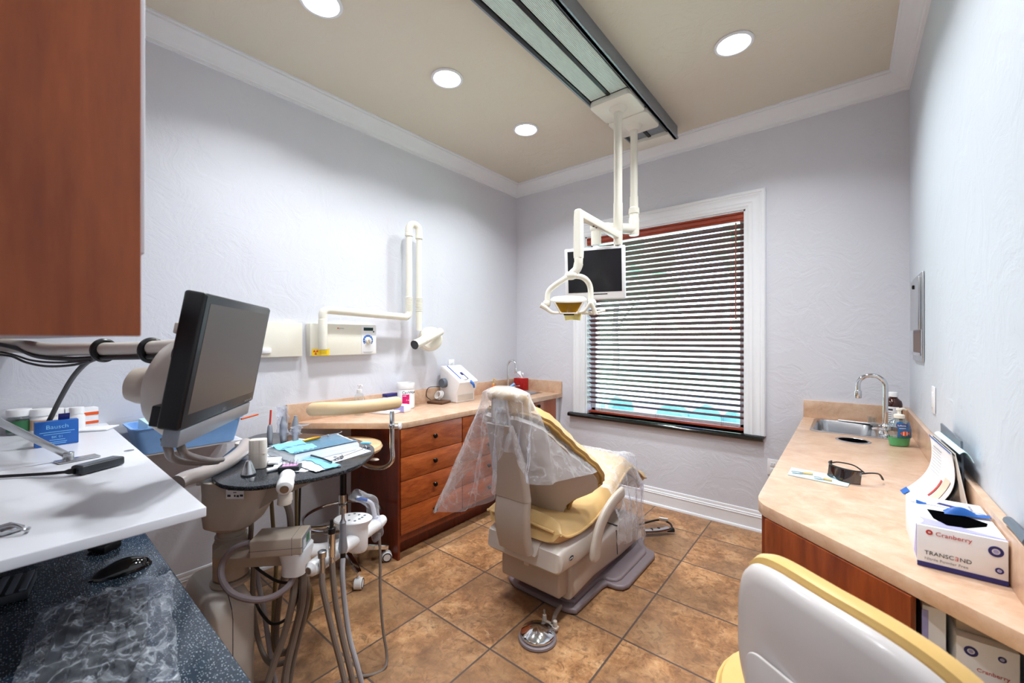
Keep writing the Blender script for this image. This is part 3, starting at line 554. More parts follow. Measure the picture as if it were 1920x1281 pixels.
# ================================================================ PATIENT CHAIR (long axis along Y)
CXX=-1.29
t=thing('dental_chair','tan and putty patient chair on a mauve grey base plate','dental chair',(CXX,2.2,0))
bp=[(-1.545,1.90),(-1.52,1.83),(-1.45,1.80),(-1.12,1.795),(-1.065,1.82),(-1.06,2.10),(-1.05,2.135),(-1.0,2.14),(-.965,2.16),(-.95,2.20),(-.95,2.60),(-.97,2.645),(-1.02,2.66),(-1.06,2.70),(-1.09,2.78),(-1.2,2.82),(-1.4,2.82),(-1.51,2.78),(-1.54,2.68),(-1.62,2.64),(-1.63,2.2),(-1.61,2.15),(-1.56,2.12)]
b=MB(); b.prism(bp,.002,.032,.012,seg=3); ins=[(CXX+(x-CXX)*.86,2.3+(y-2.3)*.93) for x,y in bp]; b.prism(ins,.02,.048,.014,seg=3); b.build('base_plate','mauve',t)
b=MB(); b.prism([(CXX+.19*s,y) for s,y in ((-1,1.86),(1,1.86),(1,2.62),(-1,2.62))],.03,.14,.03); b.build('base_riser','mauve',t)
YZ=Matrix(((0,0,1,0),(1,0,0,0),(0,1,0,0),(0,0,0,1)))      # prism (y,z) extruded along x
def yz(b,poly,x0,x1,bev=.0,seg=3): b.prism(poly,x0,x1,bev,YZ,seg)
# lift body: rear box and long side cover
b=MB(); yz(b,[(1.715,.118),(1.80,.11),(1.80,.27),(1.715,.27)],-1.475,-1.10,.012); b.build('rear_cover','putty2',t)
b=MB(); yz(b,[(1.79,.085),(2.02,.10),(2.36,.075),(2.62,.07),(2.66,.12),(2.655,.22),(2.60,.262),(2.50,.268),(2.20,.29),(1.79,.26)],-1.495,-1.07,.03); b.build('lift_cover','putty',t)
b=MB(); b.box((-1.0695,2.30,.19),(.004,.006,.15),(.1,0,0)); b.box((-1.28,2.31,.2835),(.42,.006,.006)); b.build('cover_seam','ink',t)
b=MB(); b.box((-1.30,1.712,.245),(.03,.012,.045),bev=.004); b.build('release_lever','puttyl',t)
# upper carriage with the column slot
b=MB(); yz(b,[(1.625,.30),(1.64,.285),(1.80,.272),(2.0,.275),(2.0,.40),(1.68,.405),(1.635,.385)],-1.51,-1.045,.028); b.build('carriage','puttyl',t)
b=MB(); yz(b,[(1.60,.352),(1.72,.352),(1.72,.412),(1.65,.412)],-1.395,-1.165,.004); b.build('column_slot','putty2',t)
mk=frame((-1.0435,1.735,.345),(0,1,0),(0,0,1)); b=MB(); b.lathe([(.02,0),(.02,.001),(0,.001)],(-1.0435,1.735,.337),(1,0,0),24,1,.55); b.build('badge','dgrey',t)
b=MB(); b.text('A-dec',frame((-1.0422,1.719,.333),(0,1,0),(0,0,1)),.012,.0002); b.build('lettering','inkw',t)
# seat pan and cushion
prof=[(1.70,.40),(1.80,.385),(2.0,.39),(2.25,.46),(2.40,.545),(2.40,.50),(2.3,.40),(2.1,.30),(1.95,.275),(1.75,.28),(1.70,.32)]
b=MB(); yz(b,prof,-1.50,-1.08,.02); b.build('seat_pan','puttyl',t)
def slab(b,path,wf,th,nx=14,crown=.02,x0=CXX,edge=.022):
    # path: list of (y,z) top line; wf(t) half width; th thickness
    n=len(path); rings=[]
    for i,(y,z) in enumerate(path):
        tt=i/(n-1); a=path[max(i-1,0)]; c=path[min(i+1,n-1)]; ty,tz=c[0]-a[0],c[1]-a[1]; l=math.hypot(ty,tz); ny,nz=-tz/l,ty/l
        w=wf(tt); ring=[]; endr=min(1,min(tt,1-tt)/.04+.35)
        for k in range(nx+1):
            q=-1+2*k/nx; e=1-abs(q)**6; h=crown*(1-q*q)+th*.5*(e**.5)*endr-th*.0
            ring.append((x0+w*q,y+ny*(h),z+nz*(h)))
        for k in range(nx,-1,-1):
            q=-1+2*k/nx; e=1-abs(q)**6; h=-th*.5*(e**.5)*endr
            ring.append((x0+w*q*.98,y+ny*h,z+nz*h))
        rings.append(ring)
    b.loft(rings)
sp=[tuple(p)[:2] for p in cr([(1.66,.475,0),(1.72,.447,0),(1.85,.435,0),(2.0,.452,0),(2.15,.50,0),(2.3,.565,0),(2.40,.60,0),(2.47,.60,0)],5)]
b=MB(); slab(b,sp,lambda q:.235+.012*math.sin(q*PI),.115,16,.012); b.build('seat_cushion','tan',t)
b=MB()
for s in (-1,1): b.tube([(CXX+s*(.235+.012*math.sin(i/(len(sp)-1)*PI)),y,z-.004) for i,(y,z) in enumerate(sp)],.0075,8,0)
b.tube([(CXX-.2+.4*k/8,1.652,.475+.01*math.sin(k/8*PI)) for k in range(9)],.0075,8); b.build('seat_piping','tan',t)
lp=[tuple(p)[:2] for p in cr([(2.46,.600,0),(2.55,.575,0),(2.70,.50,0),(2.83,.43,0),(2.93,.395,0)],6)]
b=MB(); slab(b,lp,lambda q:.225-.07*q,.075,14,.012); b.build('leg_rest_cushion','tan',t)
b=MB(); slab(b,[(y-.012,z-.055) for y,z in lp],lambda q:.20-.06*q,.05,10,0); b.build('leg_rest_shell','putty',t)
b=MB(); b.tube([(CXX+s*(.225-.07*q),*p) for s,q,p in [(1,i/(len(lp)-1),lp[i]) for i in range(len(lp))]],.006,8,0); b.tube([(CXX-(.225-.07*i/(len(lp)-1)),*lp[i]) for i in range(len(lp))],.006,8,0); b.build('leg_rest_piping','tand',t)
# backrest
def bw(v):   # half width along the height
    pts=[(0,.075),(.03,.105),(.09,.130),(.16,.148),(.21,.175),(.25,.215),(.29,.260),(.34,.285),(.40,.290),(.48,.282),(.58,.258),(.70,.228),(.82,.202),(.90,.182),(.96,.145),(1.0,.09)]
    for (a,x),(c,y) in zip(pts,pts[1:]):
        if v<=c: f=(v-a)/(c-a); f=f*f*(3-2*f); return x+(y-x)*f
    return pts[-1][1]
def back(u,v,push=0,grow=0,dv=0):
    vv=v+dv*(2*v-1); q=2*u-1; w=bw(max(0,min(1,v)))+grow; x=q*w
    y=1.845-.355*vv+.02*math.sin(vv*PI); z=.455+.585*vv
    fwd=.165*(x/.275)**2
    return (CXX+x,y+fwd+push*.85,z+push*.5+0*q)
b=MB(); b.grid(lambda u,v:back(u,v),25,49,.024); b.build('back_shell','putty',t)
b=MB(); b.grid(lambda u,v:back(u,v,.032,.020,.02),25,49,-.05); b.build('back_cushion','tan',t,angle=60)
edge=[back(0,k/30,.012,.014,.015) for k in range(31)]; edge2=[back(1,k/30,.012,.014,.015) for k in range(31)]
b=MB(); b.tube(edge+edge2[::-1],.008,8,0,True); b.build('shaded_back_rim','tand',t)  # rim between shell and cushion, its shade put into the darker tan
# column behind the back
b=MB(); col=[(1.60,.36,.098,.03),(1.575,.44,.100,.028),(1.565,.54,.102,.026),(1.575,.62,.102,.024)]
def colring(y,z,w,d): return [(CXX+.012+x,y+yy,z) for x,yy in rrect(2*w,2*d,.02,4)]
b.loft([colring(*c) for c in col]); b.build('back_column','putty2',t)
b=MB(); b.loft([colring(*c) for c in ((1.575,.622,.102,.026),(1.555,.72,.103,.026),(1.53,.82,.098,.022),(1.50,.92,.09,.02),(1.47,1.0,.08,.018))]); b.build('column_cover','putty',t)
b=MB(); b.loft([colring(*c) for c in ((1.485,.99,.055,.012),(1.475,1.06,.05,.011),(1.475,1.12,.045,.01))]); b.build('headrest_bar','puttyl',t)
b=MB(); b.cyl((CXX+.02,1.465,1.07),(CXX+.02,1.445,1.07),.015,n=20,bev=.003); b.box((CXX+.045,1.458,1.068),(.035,.02,.018),bev=.004); b.build('headrest_lever','bargrey',t)
b=MB(); rings=[]
for i in range(21):
    q=-1+2*i/20; s=(1-abs(q)**3.2)**.5 if abs(q)<1 else .02; s=max(s,.03); ring=[]
    for k in range(20):
        a=2*PI*k/20; py=.040*math.cos(a)*s; pz=.088*math.sin(a)*(s*.9+.1)
        yy=py*math.cos(.45)-pz*math.sin(.45); zz=py*math.sin(.45)+pz*math.cos(.45)
        ring.append((CXX+.02+.118*q,1.525+yy+.05*q*q,1.075+zz))
    rings.append(ring)
b.loft(rings); b.tube([(CXX+.02+.098*q,1.482+.05*q*q,1.142-.02*abs(q)**3) for q in [-1+.2*k for k in range(11)]],.031,12,2); b.build('headrest','tan',t)
# armrests
for s in (1,-1):
    X=CXX+s*.295; pts=[(1.885,.275),(1.89,.34),(1.93,.42),(2.0,.475),(2.10,.515),(2.22,.535)]
    pr_=[tuple(p)[:2] for p in cr([(y,z,0) for y,z in pts],6)]; n=len(pr_); rings=[]
    for i,(y,z) in enumerate(pr_):
        a=pr_[max(i-1,0)]; c=pr_[min(i+1,n-1)]; ty,tz=c[0]-a[0],c[1]-a[1]; l=math.hypot(ty,tz); ny,nz=-tz/l,ty/l; q=i/(n-1)
        w=(.052-.018*q)*min(1,.55+q*6)*.9; rings.append([(X+.015*xx,y+ny*w*yy,z+nz*w*yy) for xx,yy in ((-1,-.7),(-.7,-1),(.7,-1),(1,-.7),(1,.7),(.7,1),(-.7,1),(-1,.7))])
    b=MB(); b.loft(rings); b.build('armrest','putty',t,60,sub=1)
# foot control
t=thing('foot_control','round chrome foot control disc on the tiles before the chair base','foot pedal',(-1.125,1.565,0)); c=(-1.125,1.567,0)
b=MB(); b.lathe([(.088,.001),(.090,.006),(.088,.014),(.080,.018),(.06,.018)],c,n=48); b.build('base_ring','mauve',t)
b=MB(); b.lathe([(.070,.018),(.079,.022),(.080,.032),(.076,.037),(.03,.055),(.008,.064),(0,.065)],c,n=64); b.build('disc','chrome',t)
b=MB(); b.cyl((-1.15,1.66,.012),(-1.15,1.66,.055),.012,.009,16,.002); b.cyl((-1.085,1.655,.012),(-1.085,1.655,.055),.012,.010,16,.002); b.box((-1.115,1.655,.022),(.09,.03,.014),bev=.004); b.build('bracket','putty',t)
b=MB(); b.tube([(-1.10,1.66,.03),(-1.115,1.70,.045),(-1.12,1.76,.06)],.011,10); b.tube([(-1.15,1.66,.05),(-1.165,1.68,.062)],.005,8); b.build('hose','hose',t)
# cable tray at the toe end
t=thing('floor_bracket','grey wired bracket with a paper tag on the tiles past the chair foot','bracket',(-1.1,2.9,0))
b=MB(); b.tube([(-1.12,2.86,.035),(-1.05,2.93,.035),(-1.0,3.0,.04)],.018,10); b.build('tube','steel',t)
b=MB(); b.tube([(-1.2,2.95,.03),(-1.1,3.08,.05),(-1.02,3.08,.05),(-.98,3.02,.04),(-1.0,2.98,.03)],.007,8); b.tube([(-1.02,2.99,.03),(-.97,3.03,.03)],.016,8)
for q in (.3,.6): b.cyl((-1.12+.12*q-.004,2.86+.14*q-.004,.035),(-1.12+.12*q+.004,2.86+.14*q+.004,.035),.021,n=14)
b.build('cable','hosed',t)
b=MB(); b.box((-1.06,3.075,.065),(.06,.008,.035),(.5,0,.3),.001); b.build('tag','paper',t)
# ---- plastic covers
t=None
hem=[(-1.60,1.70,.70),(-1.70,1.45,.51),(-1.60,1.36,.53),(-1.46,1.38,.57),(-1.38,1.42,.60),(-1.31,1.43,.64),(-1.275,1.44,.74),(-1.255,1.45,.86),(-1.20,1.46,.885),(-1.145,1.45,.86),(-1.115,1.44,.79),(-1.08,1.45,.765),(-1.04,1.50,.76),(-.99,1.66,.755),(-.99,1.84,.735),(-1.08,1.95,.73),(-1.28,1.93,.80),(-1.48,1.88,.74)]
hemc=cr(hem,8,True); NH=len(hemc)
def drape(i,j,NV=26):
    h=hemc[i%NH]; v=j/(NV-1); th=2*PI*(i%NH)/NH+PI*.83
    top=V((CXX+.02+.130*math.cos(th),1.51+.078*math.sin(th),1.145))
    vv=v; p=top.lerp(h,vv); sag=.0
    z=top.z+(h.z-top.z)*vv; 
    fold=(.018*math.sin(th*9+vv*3)+.012*math.sin(th*17+1+vv*5))*min(1,vv*1.6)
    d=V((math.cos(th),math.sin(th),0)); p=p+d*(fold+.03*math.sin(vv*PI)*0+.012*mnoise.noise(V((th*3,vv*5,2))))
    return p
b=MB(); bm=b.bm; NV=26; capc=V((CXX+.01,1.505,1.182)); g=[[bm.verts.new(drape(i,j)) for j in range(NV)] for i in range(NH)]
for i in range(NH):
    for j in range(NV-1): bm.faces.new((g[i][j],g[(i+1)%NH][j],g[(i+1)%NH][j+1],g[i][j+1]))
ring=[g[i][0] for i in range(NH)]
for f in (.9,.7,.4):
    nr=[bm.verts.new(capc+(v.co-capc)*f+V((0,0,(1-f)*.012*0+(.032*(1-f*f)-(1-f)*.032)))) for v in [g[i][0] for i in range(NH)]]
    for i in range(NH): bm.faces.new((ring[i],ring[(i+1)%NH],nr[(i+1)%NH],nr[i]))
    ring=nr
bm.faces.new(ring); bmesh.ops.recalc_face_normals(bm,faces=bm.faces)
o=b.build('plastic_cover','film',angle=80); tag(o,'clear plastic cover draped from the headrest over the chair back','plastic cover')
def leg(u,v):
    # u along the chair, v across; drops over both sides
    y=2.10+.52*u; pth=cr([(2.15,.50,0),(2.3,.565,0),(2.40,.60,0),(2.50,.595,0),(2.6,.555,0),(2.72,.495,0),(2.9,.41,0)],6)
    z=min(pth,key=lambda p:abs(p.x-y)).y+.062; q=2*v-1; w=.26-.055*u
    s=q*(.50+.22*math.sin(min(1,u*1.3)*PI/2)); x=s; dz=0
    if abs(s)>w: dz=-(abs(s)-w)*1.0; x=math.copysign(w+.05*min(1,(abs(s)-w)*6)+.02*(abs(s)-w),s)
    n=mnoise.noise(V((u*7,q*6,4.)))*.014+.010*math.sin(u*30+q*2)*min(1,max(0,-dz*6))+mnoise.noise(V((u*19,q*17,9.)))*.006
    return (CXX+x+n*(1 if s>0 else -1)*(abs(s)>w*.9),y+n*.5,z+dz+n+.018*(1-q*q))
b=MB(); b.grid(leg,46,60); o=b.build('plastic_cover','film',angle=80); tag(o,'crumpled clear plastic cover spread over the chair leg rest','plastic cover')
# ================================================================ CEILING HUNG LIGHT AND MONITOR
t=thing('operatory_light','white jointed dental lamp with amber reflectors on the nearer ceiling post','dental lamp',(-1.175,2.55,2.92)); PX,PY=-1.175,2.545
carriage(t,2.42,2.685)
b=MB(); b.lathe([(.060,TZ-.02),(.05,TZ-.035),(.038,TZ-.05),(.032,TZ-.052)],(PX,PY,0),n=32); b.build('post_flange','cream',t)
b=MB(); b.cyl((PX,PY,2.30),(PX,PY,TZ-.03),.0275,n=28); b.build('post','cream',t)
b=MB(); b.lathe([(.0275,2.30),(.030,2.30),(.030,2.115),(.0275,2.11),(.029,2.108),(.029,2.03),(.025,2.02)],(PX,PY,0),n=28); b.build('post_sleeve','cream',t)
b=MB(); b.cyl((PX,PY,1.995),(PX,PY,2.022),.014,.016,18,.003); b.build('end_knob','black',t)
LX,LY=-1.217,2.105
b=MB(); p0,p1=V((PX,PY,2.085)),V((LX,LY,2.135)); d=(p1-p0).normalized(); mm=frame((p0+p1)/2,d,(0,0,1)); b.box((0,0,0),((p1-p0).length+.02,.048,.042),bev=.008,mtx=mm); b.build('spring_arm','cream',t)
b=MB()
for q in (.04,.35,.42): b.cyl(p0.lerp(p1,1-q)+V((0,0,-.028)),p0.lerp(p1,1-q)+V((0,0,-.02)),.006,n=10)
b.build('screw_hole','ink',t)
b=MB(); b.loft([[(LX+x,LY+y,z) for x,y in rrect(w,w*.9,.012,4)] for w,z in ((.050,1.875),(.052,1.90),(.050,2.12),(.046,2.152),(.03,2.16))]); b.build('drop_arm','cream',t)
b=MB(); b.cyl((LX,LY,1.835),(LX,LY,1.875),.024,.026,20,.003); b.tube([(LX,LY,1.845),(LX-.01,LY-.005,1.81),(LX-.035,LY-.02,1.785)],lambda q:.028-.006*q,14); b.build('swivel','cream',t)
HC=at(1066,569,2.44); ax=RT.copy()               # lamp head faces down and towards the headrest
hx=(RT*.97+FW*-.1).normalized()
YC=V((LX-.04,LY-.02,1.775))
pts=[HC-hx*.125+V((0,0,.0)),HC-hx*.115+V((0,0,.075)),YC-hx*.055+V((0,0,-.03)),YC+V((0,0,-.005)),YC+hx*.07+V((0,0,-.012)),HC+hx*.125+V((0,0,.10)),HC+hx*.13+V((0,0,.0))]
b=MB(); b.tube(pts,.0165,12,8); b.ball(HC+hx*.135,.028,16); b.ball(HC-hx*.128,.024,16); b.ball(YC+V((0,0,.0)),(.042,.03,.026),16); b.build('yoke','cream',t)
toc=(V((0,0,EYE))-HC); toc.z=0; toc.normalize()
mm=frame(HC,hx,V((0,0,1))+toc*.22)@Matrix.Scale(.8,4)          # local x right, y up (tilted), z towards viewer
b=MB(); rings=[]
for y,w,d,z0 in ((.055,.03,.02,-.01),(.050,.11,.05,-.005),(.038,.128,.075,0),(.026,.135,.085,.005),(.016,.130,.08,.01)):
    rings.append([mm@V((w*math.cos(a),y+.016*math.sin(a)*0,z0+d*math.sin(a))) for a in [2*PI*k/28 for k in range(28)]])
b.loft(rings); b.build('lamp_hood','cream',t)
b=MB(); b.grid(lambda u,v:mm@V(((u-.5)*(.21-.10*v),.018-.085*v,.05-.07*math.sin(PI*u)+.03*v)),16,8,.003); b.build('reflector','amber',t)
b=MB(); b.grid(lambda u,v:mm@V(((u-.5)*(.13-.02*v)+.03,-.066-.055*v,.03-.03*math.sin(PI*u)+.02*v)),12,6,.003); b.build('reflector','ambl',t)
b=MB(); b.tube([mm@V(p) for p in ((-.105,.018,.055),(-.06,-.062,.085),(.06,-.062,.085),(.105,.018,.055))],.006,8,0); b.build('reflector_frame','puttyl',t)
b=MB(); b.box((0,-.068,.087),(.075,.014,.008),bev=.001,mtx=mm); b.build('name_strip','black',t)
b=MB(); b.tube([mm@V(p) for p in ((-.055,-.058,.075),(-.12,-.055,.08),(-.17,-.02,.08),(-.205,0.0,.08))],lambda q:.006+.011*q,10); b.build('handle','cream',t)
b=MB(); b.tube([mm@V(p) for p in ((.055,-.058,.075),(.11,-.045,.08),(.15,.01,.08),(.17,-.015,.075),(.19,-.07,.07))],lambda q:.006+.009*q,10); b.build('handle','cream',t)
b=MB(); b.tube([mm@V(p) for p in ((.10,-.075,-.03),(.2,-.075,-.02),(.27,-.055,-.02))],lambda q:.012-.004*q,10); b.build('rear_handle','cream',t)
b=MB(); b.grid(lambda u,v:mm@V((.145+.055*u+.006*math.sin(v*6),.02-.085*v,.062+.01*math.sin(u*5+v*4))),8,10); b.build('handle_sleeve','film2',t)
# monitor post
t=thing('ceiling_monitor','white framed flat monitor hung from the post nearer the window','monitor',(-1.185,2.83,2.92)); PX,PY=-1.185,2.83
carriage(t,2.688,2.95)
b=MB(); b.lathe([(.060,TZ-.02),(.05,TZ-.035),(.036,TZ-.05),(.030,TZ-.052)],(PX,PY,0),n=32); b.build('post_flange','cream',t)
b=MB(); b.cyl((PX,PY,2.36),(PX,PY,TZ-.03),.0255,n=28); b.build('post','cream',t)
b=MB(); b.lathe([(.0255,2.42),(.029,2.42),(.029,2.345),(.037,2.335),(.038,2.30),(.033,2.295),(.033,2.27),(.036,2.265),(.036,2.155),(.033,2.145),(0,2.145)],(PX,PY,0),n=28); b.build('post_sleeve','cream',t)
MC=V((-1.325,2.50,1.845)); mx=V((.93,.30,0)).normalized(); mz=V((mx.y,-mx.x,-.12)).normalized(); my=mz.cross(mx)
EB=MC-mz*.07; EB.z=2.165; p0=V((PX,PY,2.19))
b=MB(); b.tube([p0,p0.lerp(V((EB.x,EB.y,2.175)),.5),V((EB.x,EB.y,2.175))],.036,20,4); b.ball((EB.x,EB.y,2.17),.042,20); b.cyl((EB.x,EB.y,2.05),(EB.x,EB.y,2.18),.034,n=24,bev=.004); b.build('swing_pipe','cream',t)
mm=frame(MC,mx,my)
b=MB(); b.tube([(EB.x,EB.y,2.06),(EB.x,EB.y,1.95),MC-mz*.05],.024,12); b.box((0,0,-.048),(.12,.12,.02),bev=.004,mtx=mm); b.build('bracket','white',t)
b=MB(); b.box((0,0,-.018),(.405,.352,.036),bev=.008,seg=3,mtx=mm); b.build('casing','white',t)
b=MB(); b.box((0,.016,.0005),(.36,.28,.002),mtx=mm); b.build('screen','screen',t)
b=MB(); b.box((.03,-.138,.0008),(.11,.006,.002),mtx=mm); b.build('control_strip','black',t)
# ================================================================ CHERRY WALL CABINET, SHELF AND DESK (near left)
t=thing('wall_cabinet','cherry wall cabinet with a plain end panel close to the camera','cabinet',(-1.5,-.15,1.404))
b=MB(); b.bb((-.680,-.45,1.404),(-.662,.102,2.6),.002); b.build('end_panel','cherryv',t)
b=MB(); b.bb((-2.6,-.45,1.404),(-.682,.08,2.6)); b.build('carcass','cherryd',t)
for k,(x0,x1) in enumerate(((-1.36,-.775),(-1.96,-1.37),(-2.56,-1.97))): b=MB(); b.bb((x0,.105,1.522),(x1,.124,2.58),.003); d=b.build('door','shelf',t); knob(d,(x0+.04,.124,1.60),(0,1,0))
t=thing('transfer_shelf','white laminate shelf jutting from the left wall over the dark desk','shelf',(-1.98,-.1,.976))
b=MB(); b.bb((WL+.001,-.50,.976),(-1.19,.301,1.0),.003,3); b.build('shelf_board','shelf',t)
b=MB(); b.lathe([(.014,0),(.014,.0008),(.009,.001),(.006,.0003),(0,.0003)],tuple(atz(242,845,1.0005)),n=20); b.build('cable_hole','steel',t)
for y in (.1,-.42): b=MB(); b.bb((WL+.002,y,.72),(-2.5,y+.02,.976)); b.build('bracket','shelf',t)
t=thing('desk','dark speckled desk top below the white shelf','desk',(-1.7,-.1,.70))
b=MB(); b.bb((WL+.001,-.55,.70),(-.62,.298,.74),.004,3); b.build('desk_top','gran2',t)
for x in (-2.7,-.75): b=MB(); b.bb((x,-.5,.0),(x+.03,.24,.70),.002); b.build('leg_panel','cherryd',t)
b=MB(); b.bb((-2.67,-.5,.35),(-.75,-.47,.70)); b.build('modesty_panel','cherryd',t)
DZ=.741
# keyboard in plastic
kc=(atz(235,1170,DZ)); kx=(atz(150,1281,DZ)-atz(300,1110,DZ)).normalized()   # long axis
K0=atz(286,1108,DZ); Kd=V((.985,-.17,0)).normalized(); Kw=V((-.17,-.985,0)).normalized()
t=thing('keyboard','dark keyboard inside crumpled clear plastic on the speckled desk','keyboard',tuple(K0+Kd*.2+Kw*.08))
kc=K0+Kd*.215+Kw*.085; mm=frame(kc+V((0,0,.012)),Kd,-Kw)
b=MB(); b.box((0,0,0),(.44,.155,.018),bev=.005,mtx=mm); b.build('case','dgrey',t)
b=MB(); 
for r in range(6):
    y=.062-.0205*r-(.004 if r>0 else 0); n=20; 
    for k in range(n):
        x=-.205+.0208*k
        if r==5 and 4<k<10: continue
        b.box((x,y,.0125),(.0175,.0168,.008),bev=.002,seg=1,mtx=mm)
b.box((-.205+.0208*7,.062-.0205*5-.004,.0125),(.10,.0168,.008),bev=.002,mtx=mm); o=b.build('keycaps','keys',t)
def kf(u,v):
    x=-.255+.53*u; y=-.115+.24*v; e=min(u,1-u,v,1-v); h=.018+.018*min(1,e*9)+(.5-abs(mnoise.noise(V((u*7+v*2,v*4,1.)))))*.020+(.4-abs(mnoise.noise(V((u*17-v*4,v*11,5.)))))*.014-.012+mnoise.noise(V((u*40,v*20,9.)))*.003
    return mm@V((x+.012*mnoise.noise(V((v*6,u*4,3.))),y+.012*mnoise.noise(V((u*6,v*4,8.))),(h if e>.01 else .003)-.006))
b=MB(); b.grid(kf,130,64); o=b.build('plastic_sleeve','filmd',angle=80); tag(o,'crumpled clear plastic bag around the keyboard on the desk','plastic sleeve')
# mouse
mc=atz(228,1072,DZ); t=thing('computer_mouse','glossy black computer mouse beside the bagged keyboard','mouse',tuple(mc)); md=(atz(270,1052,DZ)-atz(170,1082,DZ)); md.z=0; md.normalize(); mm=frame(mc,md,(0,0,1))
b=MB(); rings=[]
for k in range(13):
    q=-1+2*k/12; s=math.sqrt(max(.001,1-q*q)); h=.036*(1-.35*(q-.25)**2)*s**.7; rings.append([mc+md*.066*q+V((-md.y,md.x,0))*(.036*s*math.cos(a))+V((0,0,h*max(0,math.sin(a)))) for a in [PI*j/12 for j in range(13)]])
b.loft(rings); b.build('shell','blackg',t)
b=MB(); b.tube([mc+md*.062*q+V((-md.y,md.x,0))*.0+V((0,0,.037*(1-.35*(q-.25)**2)*math.sqrt(max(0,1-q*q))**.7+.0005)) for q in (-.6,-.2,.2,.6)],.0015,6); b.build('seam','grey',t)
# ridged grey device, small dark box under the shelf
p=[atz(0,1092,DZ+.02),atz(70,1081,DZ+.02),atz(38,1153,DZ+.02),atz(0,1165,DZ+.02)]
c=atz(12,1122,DZ); t=thing('card_reader','ridged grey card tray at the left end of the desk','tray',tuple(c)); e=(p[1]-p[2]); e.z=0; mm=frame(c+V((0,0,.012)),e.normalized(),(0,0,1)); mm=frame(c+V((-.02,0,.012)),e.normalized(),V((-e.y,e.x,0)))
b=MB(); b.box((0,.02,0),(.125,.13,.022),bev=.003,mtx=mm); b.build('body','dgrey',t)
b=MB()
for k in range(6): b.box((0,-.035+.022*k,.013),(.115,.013,.006),bev=.002,mtx=mm)
b.build('ridge','grey',t)
b=MB(); b.box(tuple(atz(196,1030,DZ)+V((0,0,.012))),(.07,.05,.024),(0,0,.5),.006); o=b.build('charger_block','black'); tag(o,'small black charger block half under the white shelf edge','charger')
# ---- on the white shelf
SZ=1.001
def jar(lab,u,v,r,h,body,lidh,label=None,lr=.9):
    p=atz(u,v,SZ); p.x=max(p.x,WL+r+.012); s=p.x/sight(u,v).x; p.y=sight(u,v).y*s; t=thing('medicine_bottle',lab,'bottle',tuple(p),'bottles on the white shelf')
    b=MB(); b.lathe([(r*.95,0),(r,.004),(r,h-lidh-.012),(r*.78,h-lidh)],p,n=28); b.build('body',body,t)
    b=MB(); b.lathe([(r*lr,h-lidh),(r*lr,h-.004),(r*lr*.94,h),(0,h)],p,n=28); b.build('cap','white',t)
    if label: b=MB(); b.lathe([(r+.0006,h*.12),(r+.0006,h*.55)],p,n=28); o=b.build('paper_label',label,t)
    return t
jar('white capped jar with a green label at the left end of the white shelf',36,812,.036,.105,'clearg',.028,'greenl',1.02)
jar('white capped jar with a pale tan label just left of the blue carton top',77,810,.034,.10,'white',.028,'lam',1.0)
jar('plain white bottle rising behind the blue carton',104,806,.030,.095,'white',.03,None,.9)
jar('plain white bottle just right of the blue carton',144,806,.027,.10,'white',.028,None,.9)
p=V((-2.70,.235,SZ)); t=thing('medicine_box','white carton with orange bands beside the white bottles','box',tuple(p))
b=MB(); b.box(p+V((0,0,.045)),(.05,.05,.088),(0,0,.2),.002); b.build('carton','white',t)
for z,hh in ((.062,.014),(.022,.012)): b=MB(); b.box(p+V((.0015,0,z)),(.0505,.0505,hh),(0,0,.2)); b.build('printed_band','orange',t)
t=thing('paper_carton','small plain white carton behind the white bottles','box',(-2.73,.20,SZ)); b=MB(); b.box((-2.728,.185,SZ+.046),(.04,.05,.09),(0,0,.1),.002); b.build('carton','paper',t)
p=V((-2.33,.118,SZ)); t=thing('articulating_carton','blue upright carton with pale blue lettering on the white shelf','box',tuple(p)); mm=frame(p+V((.018,0,.046)),(-.06,1,0),(0,0,1))
b=MB(); b.box((0,0,-.018),(.112,.092,.036),bev=.002,mtx=mm); b.build('carton','blue',t)
b=MB(); b.box((.02,.055,-.026),(.03,.03,.003),(.3,0,0),mtx=mm); b.build('lid_flap','navy',t)
b=MB(); b.text('Bausch',mm@Matrix.Translation((0,.018,.0005)),.021,.0002,'CENTER')
for k,(y,w) in enumerate(((.006,.09),(-.002,.07),(-.024,.04),(-.032,.05),(-.038,.045))): b.box((0,y,.0006),(w,.0022,.0003),mtx=mm)
b.text('BK 01',mm@Matrix.Translation((0,-.017,.0005)),.012,.0002,'CENTER'); b.build('lettering','inkl',t)
b=MB(); mm2=frame((-2.60,.235,SZ+.004),(.6,1,0),(-1,.6,0)); b.box((0,0,0),(.15,.10,.006),(0,0,0),.001,mtx=mm2); o=b.build('booklet','paper'); tag(o,'white booklet lying on the white shelf by the orange banded carton','booklet')
# metal stand bar
a0,a1=at(-40,772,1.22),at(128,860,1.365); a1.z=SZ+.014; t=thing('phone_stand','bare metal stand bar slanting down onto a foot plate on the shelf','stand',tuple(a1))
b=MB(); d=(a1-a0); mm=frame((a0+a1)/2,d.normalized(),(0,0,1)); b.box((0,0,0),(d.length,.02,.012),bev=.003,mtx=mm); b.build('bar','steel',t)
b=MB(); b.cyl(a1+V((0,0,-.01)),a1+V((0,0,.012)),.014,n=20,bev=.002); b.build('pivot','steel',t)
b=MB(); fp=V((a1.x,a1.y,SZ+.003)); b.box(fp+V((.02,.02,0)),(.05,.10,.005),(0,0,.2),.002); b.build('foot_plate','steel',t)
